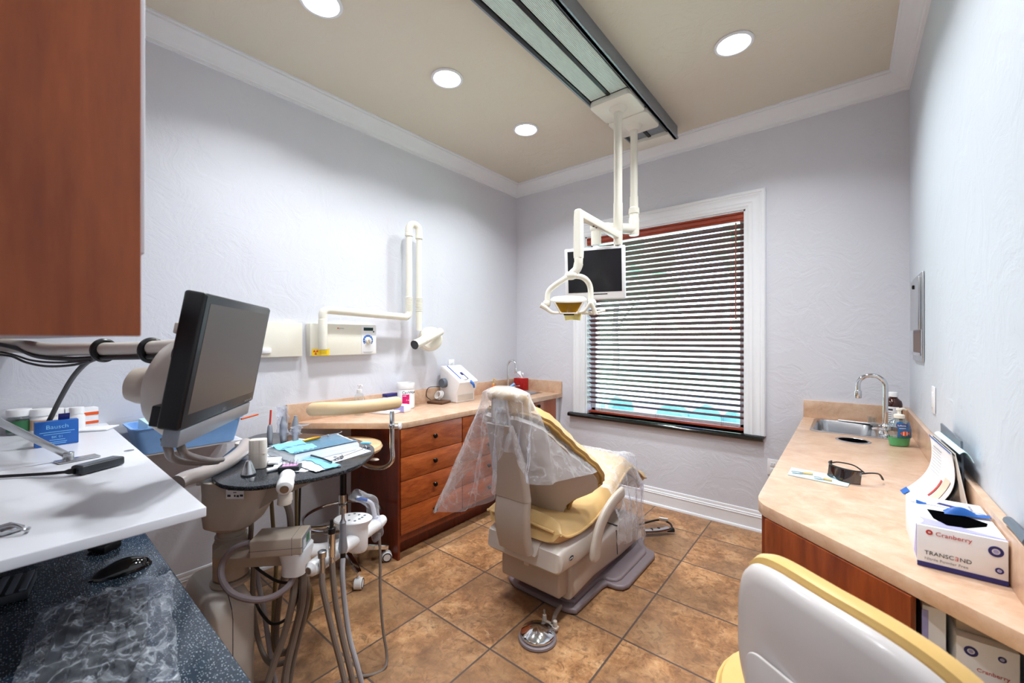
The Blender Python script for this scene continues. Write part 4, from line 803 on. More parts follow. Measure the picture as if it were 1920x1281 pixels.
# USB sensor box
p=atz(190,890,SZ); q=atz(232,872,SZ); d=q-atz(140,888,SZ); d.z=0; d.normalize(); c=(atz(140,888,SZ)+atz(232,878,SZ))/2; t=thing('sensor_box','dark grey cable box with a black lead lying on the white shelf','cable box',tuple(c))
mm=frame(c+V((-.02,.0,.014)),(q-atz(143,896,SZ)).normalized(),V((0,0,1)).cross((q-atz(143,896,SZ)).normalized()))
b=MB(); b.box((0,0,0),(.115,.045,.026),bev=.006,seg=3,mtx=mm); b.build('case','dgrey',t)
b=MB(); b.box((0,0,.0132),(.10,.034,.001),mtx=mm); b.build('top_panel','grey',t)
b=MB(); e=mm@V((-.06,0,0)); b.tube([e,e+V((-.04,-.045,-.004)),e+V((-.10,-.10,-.008)),e+V((-.18,-.2,-.008))],lambda q:.008 if q<.15 else .0045,8); b.build('lead','black',t)
c=atz(12,1000,SZ); t=thing('clip','tarnished metal clip near the front edge of the white shelf','clip',tuple(c)); b=MB(); b.box(c+V((-.01,0,.006)),(.05,.035,.010),(0,0,.4),.003); b.build('plate','steel',t); b=MB(); b.tube([c+V((.0,-.01,.012)),c+V((.02,.01,.018)),c+V((.035,.025,.008)),c+V((.02,.03,.006))],.003,8); b.build('wire_loop','steel',t)
# blue tub on its ledge
t=thing('wall_ledge','thin white edged ledge on the left wall under the blue tub','ledge',(-2.6,.58,.85)); b=MB(); b.bb((WL+.001,.35,.856),(-2.525,.80,.866),.002); b.build('board','shelf',t)
t=thing('plastic_tub','light blue open plastic tub on the wall ledge behind the monitor','tub',(-2.6,.57,.867))
b=MB()
def tr(w,h,z,r=.03): return [(-2.62+x,.575+y,z) for x,y in rrect(w,h,r,5)]
b.loft([tr(.20,.38,.867),tr(.23,.43,.985),tr(.25,.45,.987),tr(.25,.45,.993),tr(.225,.425,.991),tr(.195,.375,.873)],cap=True); b.build('tub_body','bluel',t)
b=MB(); b.box((-2.60,.50,.99),(.10,.20,.05),(0,.2,.2),.004); o=b.build('glove_packet','bluep'); tag(o,'pale blue packet sitting in the light blue tub','packet')
# ================================================================ MONITOR ON ITS WALL ARM (left)
TL,TR_=at(385,549,.957),at(506,577,1.435); mx=(TR_-TL); mx.z=0; mx.normalize(); n0=mx.cross(V((0,0,1))); my=(V((0,0,1))*.985+n0*.174).normalized(); mz=mx.cross(my); W,H=.495,.325
C=TL+mx*(W/2)-my*(H/2)-mz*.02; mm=frame(C,mx,my)
t=thing('monitor','black flat monitor with silver lower bar on a putty wall arm','monitor',tuple(C+V((0,0,-.2))))
b=MB(); b.box((0,0,0),(W,H,.045),bev=.007,seg=3,mtx=mm); b.build('casing','black',t)
b=MB(); b.box((0,0,.0228),(W-.012,H-.012,.003),bev=.001,mtx=mm); b.build('bezel','bezel',t)
b=MB(); b.box((0,.006,.0246),(W-.052,H-.058,.001),mtx=mm); b.build('screen','screen2',t)
b=MB(); b.text('DELL',mm@Matrix.Translation((0,-H/2+.0085,.0245)),.014,.0003,'CENTER'); b.build('logo','silver',t)
b=MB()
for k in range(4): b.box((W/2-.03-.017*k,-H/2+.012,.0246),(.008,.004,.001),mtx=mm)
b.build('button','silver',t)
b=MB(); b.box((0,-H/2-.021,.004),(W-.03,.042,.036),bev=.004,mtx=mm); b.build('sound_bar','silver',t)
b=MB(); b.box((0,-.06,-.035),(.27,.25,.04),bev=.01,mtx=mm); b.box((-.15,-H/2+.02,-.03),(.12,.05,.05),bev=.004,mtx=mm); b.cyl(mm@V((-.10,.0,-.05)),mm@V((-.10,.0,-.075)),.026,n=20); b.build('back_housing','black',t)
b=MB(); ax=-mz
def bowl(r,o): return [mm@V((r*math.cos(a),-.095+r*1.0*math.sin(a),-o)) for a in [2*PI*i/40 for i in range(40)]]
b.loft([bowl(.148,.040),bowl(.153,.043),bowl(.152,.055),bowl(.146,.08),bowl(.132,.105),bowl(.112,.128),bowl(.08,.145),bowl(.03,.152),bowl(.005,.153)],cap=True); b.build('rear_dome','puttyl',t)
kp=mm@V((-.005,-.11,-.125)); b=MB(); b.lathe([(.050,0),(.050,.055),(.044,.075),(.03,.083),(0,.085)],kp,-mz,28); b.build('dome_cap','putty',t)
b=MB(); b.box((-.05,.062,-.085),(.05,.03,.04),bev=.004,mtx=mm); b.build('top_clamp','puttyl',t)
arm=[V((WL+.01,-.02,1.375)),at(40,650,1.70),at(95,656,1.56),at(160,655,1.44),at(250,654,1.31),at(335,650,1.215)]
b=MB(); b.tube(arm,lambda q:.030-.008*min(1,q*1.5),18,8); b.build('support_arm','puttyl',t)
b=MB(); b.cyl((WL+.001,-.02,1.375),(WL+.03,-.02,1.375),.045,n=24,bev=.004); b.build('wall_mount','puttyl',t)
for u,d in ((195,1.385),(285,1.27)):
    p=at(u,655,d); ta=(at(u+20,655,d-.03)-at(u-20,655,d+.03)).normalized(); b=MB(); m3=frame(p,ta,(0,0,1)); b.tube([m3@V((0,.031*math.sin(a)-.004,.027*math.cos(a))) for a in [2*PI*i/12 for i in range(12)]],.010,8,3,True); b.build('hook_strap','black',t)
b=MB(); b.tube([(WL+.02,-.10,1.40),at(20,650,1.66),at(70,668,1.58),at(130,673,1.47),at(195,671,1.37),at(285,669,1.245),at(330,668,1.18)],.0085,10); b.tube([(WL+.02,-.06,1.36),at(20,664,1.68),at(60,676,1.6),at(110,680,1.5),at(170,676,1.40)],.004,8); b.tube([(WL+.02,-.05,1.34),at(20,668,1.69),at(50,680,1.62),at(90,687,1.54),at(140,684,1.45),at(180,673,1.39)],.0045,8); b.build('cable_bundle','hosed',t)
b=MB(); b.tube([at(180,672,1.41),at(160,682,1.47),at(135,710,1.56),at(112,750,1.65),at(94,786,1.70),at(86,800,1.66)],.0085,10); b.build('drop_cable','hosed',t)
for k,(u0,u1) in enumerate(((316,0),(344,0))):
    b=MB(); o=28*k; b.tube([mm@V((-.20+.05*k,-H/2-.03,-.02)),at(316+o*.9,843,.99+.02*k),at(322+o,858-5*k,1.05),at(345+o,866-6*k,1.2),at(385+o*.5,868-4*k,1.42),at(408+o*.3,866-4*k,1.56)],.0095,12); b.build('support_tube','tubed',t)
# ================================================================ DELIVERY CART
TZ2=.87
t=thing('delivery_cart','putty dental delivery cart with dark speckled oval table and tubing','dental cart',tuple(lat(-1.118,1.65,0)))
px=[(418,909),(470,912.5),(522,906),(603,893.5),(664,875),(694,856),(702,845),(694,833),(650,819),(560,812),(500,812),(462,822),(430,845),(404,870),(396,892)]
pl=[atz(u,v,TZ2) for u,v in px]; cl=cr(pl,5,True)
b=MB(); b.prism([(p.x,p.y) for p in cl],TZ2-.017,TZ2,.004); b.build('table_top','gran',t)
PO=(-1.134,1.662)
def rr(l,d,w,h,z,r=.03): return [lat(l+x,d+y,z) for x,y in rrect(w,h,r,5)]
b=MB(); b.loft([rr(-1.115,1.655,.13,.14,.655,.05),rr(-1.115,1.655,.175,.19,.675,.06),rr(-1.105,1.66,.20,.21,.72,.06),rr(-1.09,1.67,.235,.22,.80,.06),rr(-1.085,1.67,.245,.23,.853,.06)]); b.build('housing','putty',t)
b=MB(); b.loft([[lat(-1.05+x*1.0,1.69+y,z) for x,z in ((0,.70),(.10,.76),(.26,.835),(.26,.852),(-.02,.852))] for y in (-.06,.07)]); b.build('support_bracket','putty2',t)
m4=frame(lat(-1.045,1.552,.82),RT,(0,0,1)); b=MB(); b.box((0,0,0),(.066,.042,.001),mtx=m4); b.build('rating_label','paper',t)
b=MB()
for k,(x,y,w) in enumerate(((-.015,.013,.022),(.012,.013,.018),(0,.003,.012),(-.022,-.009,.012),(0,-.009,.006),(.011,-.01,.009),(.025,-.008,.012))): b.box((x,y,.0007),(w,.003 if k<3 else .008,.0004),mtx=m4)
b.build('printed_marks','ink',t)
b=MB(); b.lathe([(.050,.43),(.050,.64),(.056,.645),(.056,.68)],lat(*PO,0),n=36); b.lathe([(.062,.455),(.062,.585),(.058,.592),(.056,.60),(.053,.602),(.0535,.61),(.056,.612),(.0555,.618),(.052,.62)],lat(*PO,0),n=36); b.lathe([(.072,.430),(.072,.438),(.062,.446)],lat(*PO,0),n=36); b.build('column','putty2',t)
b=MB(); b.cyl(lat(-1.185,1.65,.575),lat(-1.178,1.65,.575),.01,n=14); b.build('lock_knob','tand',t)
def br(x0,x1,y0,y1,z,r=.045): return [((x0+x1)/2+x,(y0+y1)/2+y,z) for x,y in rrect(x1-x0,y1-y0,r,5)]
b=MB(); b.loft([br(-2.14,-1.80,.452,.622,0),br(-2.14,-1.80,.452,.622,.345),br(-2.14,-1.81,.457,.617,.375),br(-2.14,-1.845,.468,.606,.408),br(-2.13,-1.875,.480,.596,.424),br(-2.12,-1.885,.485,.59,.426)]); b.build('base_cabinet','puttyl',t)
b=MB(); b.bb((-1.8005,.536,.01),(-1.7993,.5385,.345)); b.tube([(-1.80,.537,.345),(-1.812,.537,.378),(-1.846,.537,.4095),(-1.876,.537,.4255)],.0013,6,0); b.build('cover_seam','ink',t)
# handle beside the table
b=MB(); b.tube([at(333,906,1.45),at(350,897,1.49),at(385,886,1.58),at(425,868,1.70),at(452,847,1.83),at(462,832,1.90)],.0275,18,6); b.build('handle','bargrey',t)
b=MB(); b.cyl(at(462,833,1.90)+V((0,0,-.01)),at(462,833,1.90)+V((0,0,.012)),.045,n=28,bev=.003); b.cyl(at(375,895,1.62)+V((0,0,-.03)),at(375,880,1.62),.012,n=16); b.build('handle_mount','puttyl',t)
# instrument arm
b=MB(); b.loft([[lat(l,d+y,z) for y,z in ((-.05,.575),(-.04,.60),(.04,.60),(.05,.575),(.04,.535),(-.04,.535))] for l,d in ((-1.13,1.60),(-1.03,1.60),(-.93,1.61),(-.83,1.62))]); b.build('arm_beam','putty2',t)
k0=at(556,1050,1.58); b=MB(); b.loft([[k0+RT*x+FW*y+V((0,0,z)) for x,y in rrect(w,w2,.03,5)] for z,w,w2 in ((-.055,.05,.06),(-.04,.085,.10),(.0,.085,.10),(.04,.10,.11),(.055,.10,.11))]); b.build('arm_knuckle','white',t)
b=MB(); b.tube([at(565,1035,1.63),at(610,1032,1.74),at(650,1018,1.85),at(668,1005,1.90)],.030,16,5); b.build('white_arm','white',t)
# control box on top of the beam
zA=.598; q=[atz(469,1015.5,.665),atz(566,1008,.665),atz(579.5,981,.665),atz(491,993,.665)]
ux=(q[1]-q[0]); uy=(q[3]-q[0]); ux.z=uy.z=0; c=(q[0]+q[1]+q[2]+q[3])/4; c.z=.632; mm5=frame(c,ux.normalized(),V((-ux.y,ux.x,0)).normalized())
b=MB(); b.box((0,0,0),(.18,.11,.066),bev=.006,seg=3,mtx=mm5); b.build('control_box','putty2',t)
b=MB(); b.box((0,0,-.006),(.1806,.1106,.0012),mtx=mm5); b.box((.055,0,0),(.001,.1106,.0665),mtx=mm5); b.build('box_seam','ink',t)
b=MB(); b.box((.0905,0,.002),(.002,.10,.056),mtx=mm5); b.build('control_face','silver',t)
b=MB(); b.box((.0918,.012,.004),(.001,.024,.03),mtx=mm5); b.build('display','lcdg',t)
b=MB()
for y in (-.035,-.022,.04): b.box((.0918,y,.0),(.001,.008,.03),mtx=mm5)
b.build('button','white',t)
# instrument bar
A,B=at(578,1071,1.50),at(718,974,1.93); A.z=B.z=.556; bd=(B-A).normalized()
b=MB(); b.lathe([(0,0),(.014,.0),(.026,.012),(.029,.03),(.029,.19),(.0285,.192),(.029,.194),(.029,(B-A).length-.03),(.022,(B-A).length),(0,(B-A).length)],A,bd,32); b.build('instrument_bar','white',t)
b=MB(); b.lathe([(.012,-.0015),(.012,.003),(0,.003)],A,bd,20); b.build('end_screw','steel',t)
kpc=at(662,978,1.76); kpc.z=.632
b=MB(); b.loft([[kpc+RT*(w*math.cos(a)*1.15+o)+FW*(w*math.sin(a)*.85)+V((0,0,z)) for a in [2*PI*i/32 for i in range(32)]] for z,w,o in ((-.135,.03,.02),(-.12,.045,.01),(-.06,.046,.01),(-.03,.055,0),(-.006,.068,0),(.002,.070,0),(.006,.066,0),(.0075,.05,0))]); b.build('keypad_pod','white',t)
b=MB()
for k in range(11):
    a=2*PI*k/11; r=.044 if k%2 else .034; b.cyl(kpc+RT*(r*math.cos(a)*1.15)+FW*(r*math.sin(a)*.85)+V((0,0,.007)),kpc+RT*(r*math.cos(a)*1.15)+FW*(r*math.sin(a)*.85)+V((0,0,.0085)),.0055,n=12)
b.build('keypad_button','grey',t)
# supply tubing of the cart
def hose(pts,r,m,name='hose',par=t):
    b=MB(); b.tube(pts,r,10,7); return b.build(name,m,par)
hose([at(470,945,1.66),at(471,985,1.66),at(470,1020,1.68),at(475,1060,1.68),at(474,1110,1.68),at(480,1180,1.66),at(498,1235,1.63),at(520,1246,1.60),at(545,1232,1.62),at(560,1190,1.66),at(562,1120,1.68),at(560,1060,1.68)],.0095,'hose')
hose([at(480,1040,1.72),at(484,1090,1.72),at(494,1140,1.72),at(503,1200,1.70),at(510,1250,1.68),at(520,1300,1.68)],.0095,'hoseg')
hose([at(508,925,1.95),at(512,985,1.9),at(518,1050,1.8),at(514,1130,1.76),at(512,1200,1.74),at(520,1226,1.72),at(540,1220,1.72),at(556,1180,1.72),at(560,1120,1.74),at(552,1060,1.76)],.0085,'hoseo')
hose([at(530,935,1.64),at(541,955,1.64),at(545,990,1.66),at(540,1050,1.72),at(524,1120,1.72),at(518,1180,1.72),at(520,1210,1.7),at(535,1224,1.7),at(552,1200,1.7),at(566,1150,1.7),at(572,1090,1.7)],.0125,'hose')
hose([at(556,900,1.95),at(556,960,1.93),at(556,1040,1.88),at(560,1080,1.85)],.008,'hoseo')
hose([at(563,900,2.0),at(561,970,1.98),at(558,1050,1.9)],.005,'hosed')
hose([at(474,1058,1.60),at(490,1072,1.6),at(520,1090,1.6),at(545,1092,1.6),at(566,1080,1.6)],.0055,'hosed')
hose([at(480,1130,1.66),at(490,1150,1.64),at(510,1170,1.62),at(535,1162,1.62),at(555,1130,1.62),at(564,1095,1.62)],.0055,'hosed')
hose([at(468,1018,1.53),at(440,1028,1.52),at(418,1055,1.52),at(416,1085,1.50),at(436,1113,1.48),at(475,1125,1.48),at(510,1120,1.5),at(540,1100,1.53),at(552,1075,1.56)],.0115,'mauve')
hose([at(553,1078,1.57),at(548,1130,1.55),at(533,1190,1.54),at(512,1250,1.52),at(498,1300,1.50),at(488,1370,1.50)],.0125,'hose')
hose([at(568,1078,1.60),at(566,1130,1.58),at(552,1190,1.57),at(538,1250,1.56),at(532,1300,1.55),at(528,1360,1.55)],.0135,'hose')
hose([at(575,1080,1.62),at(578,1120,1.62),at(568,1170,1.61),at(553,1230,1.60),at(542,1290,1.58),at(536,1350,1.57)],.009,'hose')
hose([at(572,1082,1.66),at(584,1110,1.66),at(583,1140,1.66),at(570,1170,1.66),at(560,1200,1.66),at(548,1225,1.64)],.007,'hoseo')
# hand instruments in their holders, each with its own tube
def hand(label,base,ln,r,prof,m,tubepts,tr,tm,dx=0,extra=None,ax=(0,0,1)):
    h=thing('handpiece',label,'dental handpiece',tuple(base))
    b=MB(); b.lathe(prof,base,ax,20); b.build('body',m,h)
    if extra: extra(h)
    b=MB(); b.tube(tubepts,tr,10,7); b.build('tube',tm,h); return h
fl=lambda u,v,d:at(u,v,d)
p=at(604,1062,1.52); 
hand('short silver open nozzle at the near end of the white instrument bar',p+V((0,0,-.03)),.08,.012,[(.011,0),(.011,.06),(.015,.064),(.016,.085),(.012,.088),(.012,.082),(0,.08)],'steel',[p+V((0,0,-.02)),at(605,1100,1.51),at(613,1140,1.51),at(626,1195,1.51),at(640,1250,1.51),at(650,1300,1.50),at(655,1390,1.5)],.0105,'hose')
p=at(622,1045,1.545)
def ex1(h):
    b=MB(); b.lathe([(.0135,0),(.0135,.02),(.007,.022),(.006,.05),(0,.05)],p+V((0,0,.09)),n=18); b.build('tip','black',h)
hand('slim silver handpiece with a black collar, second on the instrument bar',p+V((0,0,-.02)),.1,.01,[(.012,0),(.0125,.02),(.0115,.025),(.013,.03),(.013,.11)],'chrome',[p,at(625,1090,1.54),at(631,1140,1.54),at(642,1195,1.54),at(655,1250,1.53),at(664,1300,1.53),at(668,1390,1.52)],.0105,'hose',extra=ex1)
p=at(643,1030,1.60)
def ex2(h):
    b=MB(); b.lathe([(.012,0),(.006,.015),(.006,.05),(0,.051)],p+V((.0,0,.105)),n=18); b.build('tip','steel',h)
    b=MB(); b.lathe([(.010,-.055),(.010,0)],p+V((0,0,.0)),n=16); b.build('grip_sleeve','black',h)
hand('grey tapered handpiece on a grey tube, beside the keypad pod',p+V((0,0,-.01)),.12,.012,[(.015,0),(.018,.015),(.013,.06),(.012,.11),(.013,.115)],'silver',[p+V((0,0,-.03)),at(642,1080,1.58),at(646,1130,1.58),at(655,1195,1.57),at(670,1250,1.56),at(681,1300,1.56),at(690,1390,1.55)],.0095,'hoseg',extra=ex2)
p=at(704,985,1.88)
def ex3(h):
    b=MB(); b.tube([at(703,975,1.88),at(700,955,1.88),at(695,943,1.87),at(680,936,1.85),at(668,932,1.83)],lambda q:.012-.006*q,12); b.build('neck','white',h)
    b=MB(); b.tube([at(688,938,1.857),at(668,933,1.832)],.0075,10,0); b.build('blue_tip','blue',h)
    def sl(u,v):
        pp=cr([at(706,1005,1.88),at(705,985,1.88),at(700,955,1.88),at(690,936,1.86),at(666,928,1.83)],6); i=min(len(pp)-2,int(v*(len(pp)-1))); q=pp[i].lerp(pp[i+1],v*(len(pp)-1)-i); a=2*PI*u; r=.026+.006*math.sin(a*3+v*9); return q+RT*(r*math.cos(a))+V((0,0,r*.6*math.sin(a)))+FW*(r*.8*math.sin(a))
    b=MB(); b.grid(sl,18,30,0,True); b.build('clear_sleeve','film2',h)
hand('blue tipped syringe bagged in clear film at the far end of the instrument bar',p+V((0,0,-.02)),.1,.01,[(.012,0),(.014,.03),(.012,.06)],'white',[at(711,1000,1.88),at(713,1050,1.86),at(713,1110,1.83),at(718,1180,1.80),at(725,1225,1.78),at(722,1252,1.75),at(700,1265,1.72),at(665,1270,1.68),at(630,1282,1.63),at(600,1300,1.6)],.006,'hose',extra=ex3)
# white valve barrel at the table edge
p=at(533,918,1.46); q_=at(539,893,1.545); d=(q_-p).normalized()
h=thing('suction_barrel','white capped suction barrel hanging at the front edge of the dark table','dental valve',tuple(p))
b=MB(); b.lathe([(0,0),(.016,0),(.025,.006),(.028,.014),(.028,.045),(.024,.05),(.024,.065),(.026,.068),(.026,.098),(.02,.102),(0,.102)],p,d,32); b.build('barrel','white',h)
b=MB(); b.lathe([(.0145,-.002),(.0145,.002),(.006,.001),(.005,-.003),(0,-.003)],p,d,24); b.build('end_screw','steel',h)
b=MB(); b.cyl(at(533,945,1.49),at(534,925,1.49),.024,.022,20,.003); b.cyl(at(543,938,1.51),at(543,925,1.51),.010,n=14); b.build('holder','puttyl',h)
# ---- on the table
def tabp(u,v,dz=0): 
    p=atz(u,v,TZ2+.001); p.z+=dz; return p
cp=tabp(466,891); t2=thing('metal_cone','brushed metal cone standing at the front of the dark table','metal cone',tuple(cp)); b=MB(); b.lathe([(.026,0),(.026,.007),(.0245,.010),(.0105,.052),(.009,.056),(0,.057)],cp,n=36); b.build('cone','steel',t2); b=MB(); b.lathe([(.0265,0),(.0265,.004),(.026,.006)],cp,n=36); b.build('base_band','dgrey',t2)
cp=tabp(484,877); t2=thing('plastic_cup','ivory beaker with flat ribs standing on the dark table','cup',tuple(cp)); m6=frame(cp,RT*.9+FW*.3,V((0,0,1)).cross(RT*.9+FW*.3))
b=MB(); b.prism(rrect(.062,.048,.016,5),0,.118,.003,m6); b.build('body','puttyl',t2); b=MB(); 
for x in (-.012,.010): b.box((x,-.0243,.059),(.0015,.001,.116),mtx=m6)
b.box((0,0,.062),(.0624,.0484,.0012),mtx=m6); b.build('rib','putty',t2)
# tray sheet, tray, instruments
q=[tabp(455,850),tabp(612,889),tabp(694,848),tabp(560,818)]
b=MB(); b.prism([(x.x,x.y) for x in [tabp(463,852),tabp(545,884),tabp(572,885),tabp(696,846),tabp(660,834),tabp(560,822)]],TZ2+.0004,TZ2+.0014); o=b.build('tray_paper','paper'); tag(o,'white paper liner spread over the dark table under the wrapped tray','tray liner')
tp=[atz(u,v,.912) for u,v in ((503,839),(553,853),(671,828),(634,813))]
t2=thing('instrument_tray','white instrument tray in blue sterile wrap on the dark table','tray',(tp[0].x,tp[0].y,.872))
cc=sum(tp,V())/4
def sc(p,f,z): r=cc+(p-cc)*f; return (r.x,r.y,z)
def dens(f,z,wob=0):
    out=[]
    for i in range(4):
        for k in range(8):
            p=tp[i].lerp(tp[(i+1)%4],k/8); w=wob*mnoise.noise(V((i*5+k*.9,z*90,3))); out.append(sc(p,f+w,z))
    return out
b=MB(); b.loft([dens(.97,.8725,.02),dens(1.03,.884,.03),dens(1.02,.902,.03),dens(.98,.911,.02),dens(.93,.9115)]); b.build('wrapped_body','wrapw',t2)
b=MB(); b.loft([dens(.90,.9105),dens(.90,.9145,.02),dens(.86,.915,.0)]); b.build('clear_window','wrapd',t2)
b=MB(); a_,b_,c_,d_=tp; b.grid(lambda u,v:a_.lerp(b_,v*.95+.02).lerp(d_.lerp(c_,v*.95+.02),u*.40)+V((0,0,.004+.010*abs(mnoise.noise(V((u*7,v*7,2))))+.004*math.sin(v*12))),16,20); b.build('folded_wrap','wrap',t2)
b=MB(); b.grid(lambda u,v:b_.lerp(c_,u).lerp(a_.lerp(d_,u),v*.09)+V((0,0,.0045)),12,3); b.build('teal_edge','wrapd',t2)
b=MB(); b.box(tuple(at(686,831,2.06)),(.05,.02,.012),(0,0,.5),.004); b.build('wrap_end','wrap',t2)
i0,i1=at(568,835.5,1.94),at(641,817.5,2.12); i0.z=i1.z=.922
t2=thing('dental_mirror','gilt handled dental instrument lying along the wrapped tray','dental instrument',tuple(i0)); b=MB(); mdp=i0.lerp(i1,.42); b.tube([i0,i0.lerp(mdp,.3),i0.lerp(mdp,.7),mdp],lambda q:.0045+.0035*math.sin(q*PI),10,4); b.build('handle','gold',t2)
b=MB(); b.tube([mdp,mdp.lerp(i1,.5)+V((0,0,.002)),mdp.lerp(i1,.9),i1+V((0,0,.006))],.0025,8,4); b.ball(mdp.lerp(i1,.35),.006,10); b.build('shank','steel',t2)
s0,s1=tabp(618,868,.006),tabp(680,847,.012); t2=thing('dental_syringe','chrome ring handled syringe lying beside the wrapped tray','syringe',tuple(s0)); sd=(s1-s0).normalized()
b=MB(); b.cyl(s0-sd*.03,s1,.0022,n=10); b.build('plunger','steel',t2); b=MB(); b.cyl(s0+sd*.03,s0+sd*.034,.014,n=20); b.cyl(s0+sd*.06,s0+sd*.064,.014,n=20); b.cyl(s0+sd*.03,s0+sd*.064,.006,n=14); b.build('finger_grip','chrome',t2)
b=MB(); b.tube([s1+sd*.012+sd*(.014*math.cos(a))+V((0,0,.012*math.sin(a)+.002)) for a in [2*PI*i/14 for i in range(14)]],.0022,8,3,True); b.build('thumb_ring','chrome',t2)
# pouch
g0,g1,g2,g3=tabp(551,873),tabp(592,887),tabp(640,875),tabp(588,861)
t2=thing('sterile_pouch','small blue and white sterile pouch at the table front edge','pouch',tuple(g0)); b=MB(); b.grid(lambda u,v:g0.lerp(g1,v).lerp(g3.lerp(g2,v),u)+V((0,0,.004+.016*math.sin(PI*u)**.6*math.sin(PI*min(1,v*1.1))**.5*(1-.3*v)+.005*mnoise.noise(V((u*6,v*6,7))))),16,20); b.build('pouch_body','wrapw',t2)
b=MB(); b.grid(lambda u,v:g0.lerp(g1,v).lerp(g3.lerp(g2,v),.38+u*.62)+V((0,0,.0065+.017*math.sin(PI*(.38+u*.62))**.6*math.sin(PI*min(1,v*1.1))**.5*(1-.3*v)+.005*mnoise.noise(V(((.38+u*.62)*6,v*6,7))))),12,20); b.build('clear_side','wrap',t2)
b=MB(); b.tube([tabp(582,864,.024),tabp(606,871,.024),tabp(622,874,.016)],.004,8,4); b.build('handpiece_inside','dgrey',t2)
# cotton rolls
for k,(u,v,a,l) in enumerate(((513,872,.3,'white cotton roll lying behind the bur block, nearest the ivory beaker'),(510,884,.9,'white cotton roll at the table front, left of the bur block'),(522,880,-.2,'white cotton roll touching the bur block'),(516,868,.6,'white cotton roll topmost of the small heap on the table'))):
    p=tabp(u,v,.008); dd=RT*math.cos(a)+FW*math.sin(a); b=MB(); b.cyl(p-dd*.02,p+dd*.02,.008,n=16,bev=.002); o=b.build('cotton_roll','paper'); tag(o,l,'cotton roll','cotton rolls on the cart table')
gp=tabp(512,869); b=MB(); b.box(gp+V((0,0,.006)),(.055,.05,.012),(0,0,.7),.004); b.box(gp+V((.004,.006,.016)),(.048,.042,.009),(.06,.04,1.0),.003); o=b.build('gauze_pad','paper'); tag(o,'white folded gauze pad beside the ivory beaker','gauze')
# bur block
p=tabp(544,881); m7=frame(p+V((0,0,.009)),RT*.97+FW*.25,V((0,0,1)).cross(RT*.97+FW*.25)); t2=thing('bur_block','small black bur block with pink top at the table front','bur block',tuple(p))
b=MB(); b.box((0,0,0),(.078,.052,.018),bev=.002,mtx=m7); b.build('block','dgrey',t2); b=MB(); b.box((0,0,.0095),(.055,.030,.002),mtx=m7); b.build('pink_insert','pink',t2)
b=MB()
for i in range(5):
    for j in range(2): b.cyl(m7@V((-.026+.013*i,-.010+.02*j,.009)),m7@V((-.026+.013*i,-.010+.02*j,.028)),.0011,n=6)
b.build('burs','steel',t2)
# instruments standing in holders behind the table
for u,v,d,l,kind in ((506,833,2.10,'red suction straw standing at the back edge of the dark cart table',0),(531,832,2.14,'grey holder in a tall clear bag at the back edge of the dark cart table',1),(554,824,2.16,'bent syringe head in a crinkled clear bag behind the wrapped tray',2)):
    p=at(u,v,d); p.z=TZ2+.001
    if kind==0:
        t2=thing('suction_straw',l,'suction tip',tuple(p)); b=MB(); b.lathe([(.012,0),(.014,.05),(.011,.085),(.006,.095)],p,n=18); b.build('holder','silver',t2); b=MB(); b.cyl(p+V((0,0,.09)),at(508,769,d),.0045,n=12); b.build('straw','redc',t2)
    else:
        t2=thing('bagged_syringe',l,'dental syringe',tuple(p)); b=MB(); b.lathe([(.014,0),(.018,.05),(.016,.09),(.008,.12),(.007,.13)],p,n=18); b.build('holder','silver',t2)
        top=at(530,762,d) if kind==1 else at(557,795,d)
        def sl(uu,vv,p=p,top=top,kind=kind):
            a=2*PI*uu; q=(p+V((0,0,.03))).lerp(top,vv)
            if kind==2 and vv>.75: q=q+RT*(.05*(vv-.75)*4)
            r=.024+.005*math.sin(a*3+vv*11)+.004*math.sin(vv*23+a); return q+RT*(r*math.cos(a))+FW*(r*math.sin(a))
        b=MB(); b.grid(sl,18,26,0,True); b.build('clear_sleeve','film2',t2)
b=MB(); b.tube([at(452,786,2.2),at(484,777,2.28)],.0045,10,0); o=b.build('orange_straw','orange')
tag(o,'orange straw end poking out past the monitor lower corner','straw')
# ================================================================ STOOLS
SC=V((-2.38,1.29,0))
t=thing('assistant_stool','beige padded stool with chrome foot ring tucked at the left counter','stool',tuple(SC))
for k in range(5):
    a=math.radians(-10+72*k); d=V((math.cos(a),math.sin(a),0)); e=SC+d*.255
    b=MB(); b.loft([[SC+d*r+V((-d.y,d.x,0))*w*x+V((0,0,z+h*y)) for x,y in ((-1,-1),(-1,.6),(-.6,1),(.6,1),(1,.6),(1,-1))] for r,w,z,h in ((.03,.024,.125,.022),(.15,.02,.115,.016),(.25,.015,.092,.012),(.265,.010,.09,.010))]); lg=b.build('base_leg','chrome',t)
    b=MB(); b.cyl(e+V((0,0,.06)),e+V((0,0,.09)),.009,n=14); ax=V((-d.y,d.x,0)) if k%2 else (d*.6+V((-d.y,d.x,0))*.8).normalized(); w=e+V((0,0,.031))
    b.lathe([(.012,-.022),(.028,-.022),(.031,-.018),(.031,.018),(.028,.022),(.012,.022)],w,ax,28); b.build('caster','white',t)
    b=MB(); 
    for s in (-1,1): b.lathe([(.022,-.0005),(.0275,-.0005),(.0275,.0012),(.022,.0012)],w+ax*.0222*s,ax*s,28,ring=True)
    b.build('caster_ring','black',t)
b=MB(); b.cyl(SC+V((0,0,.10)),SC+V((0,0,.15)),.038,.034,28,.004); b.cyl(SC+V((0,0,.15)),SC+V((0,0,.46)),.026,n=28); b.build('gas_column','chrome',t)
b=MB(); b.cyl(SC+V((0,0,.46)),SC+V((0,0,.70)),.019,n=24); b.build('piston','black',t)
b=MB(); b.tube([SC+V((.225*math.cos(a),.225*math.sin(a),.33)) for a in [2*PI*k/28 for k in range(28)]],.0105,12,2,True)
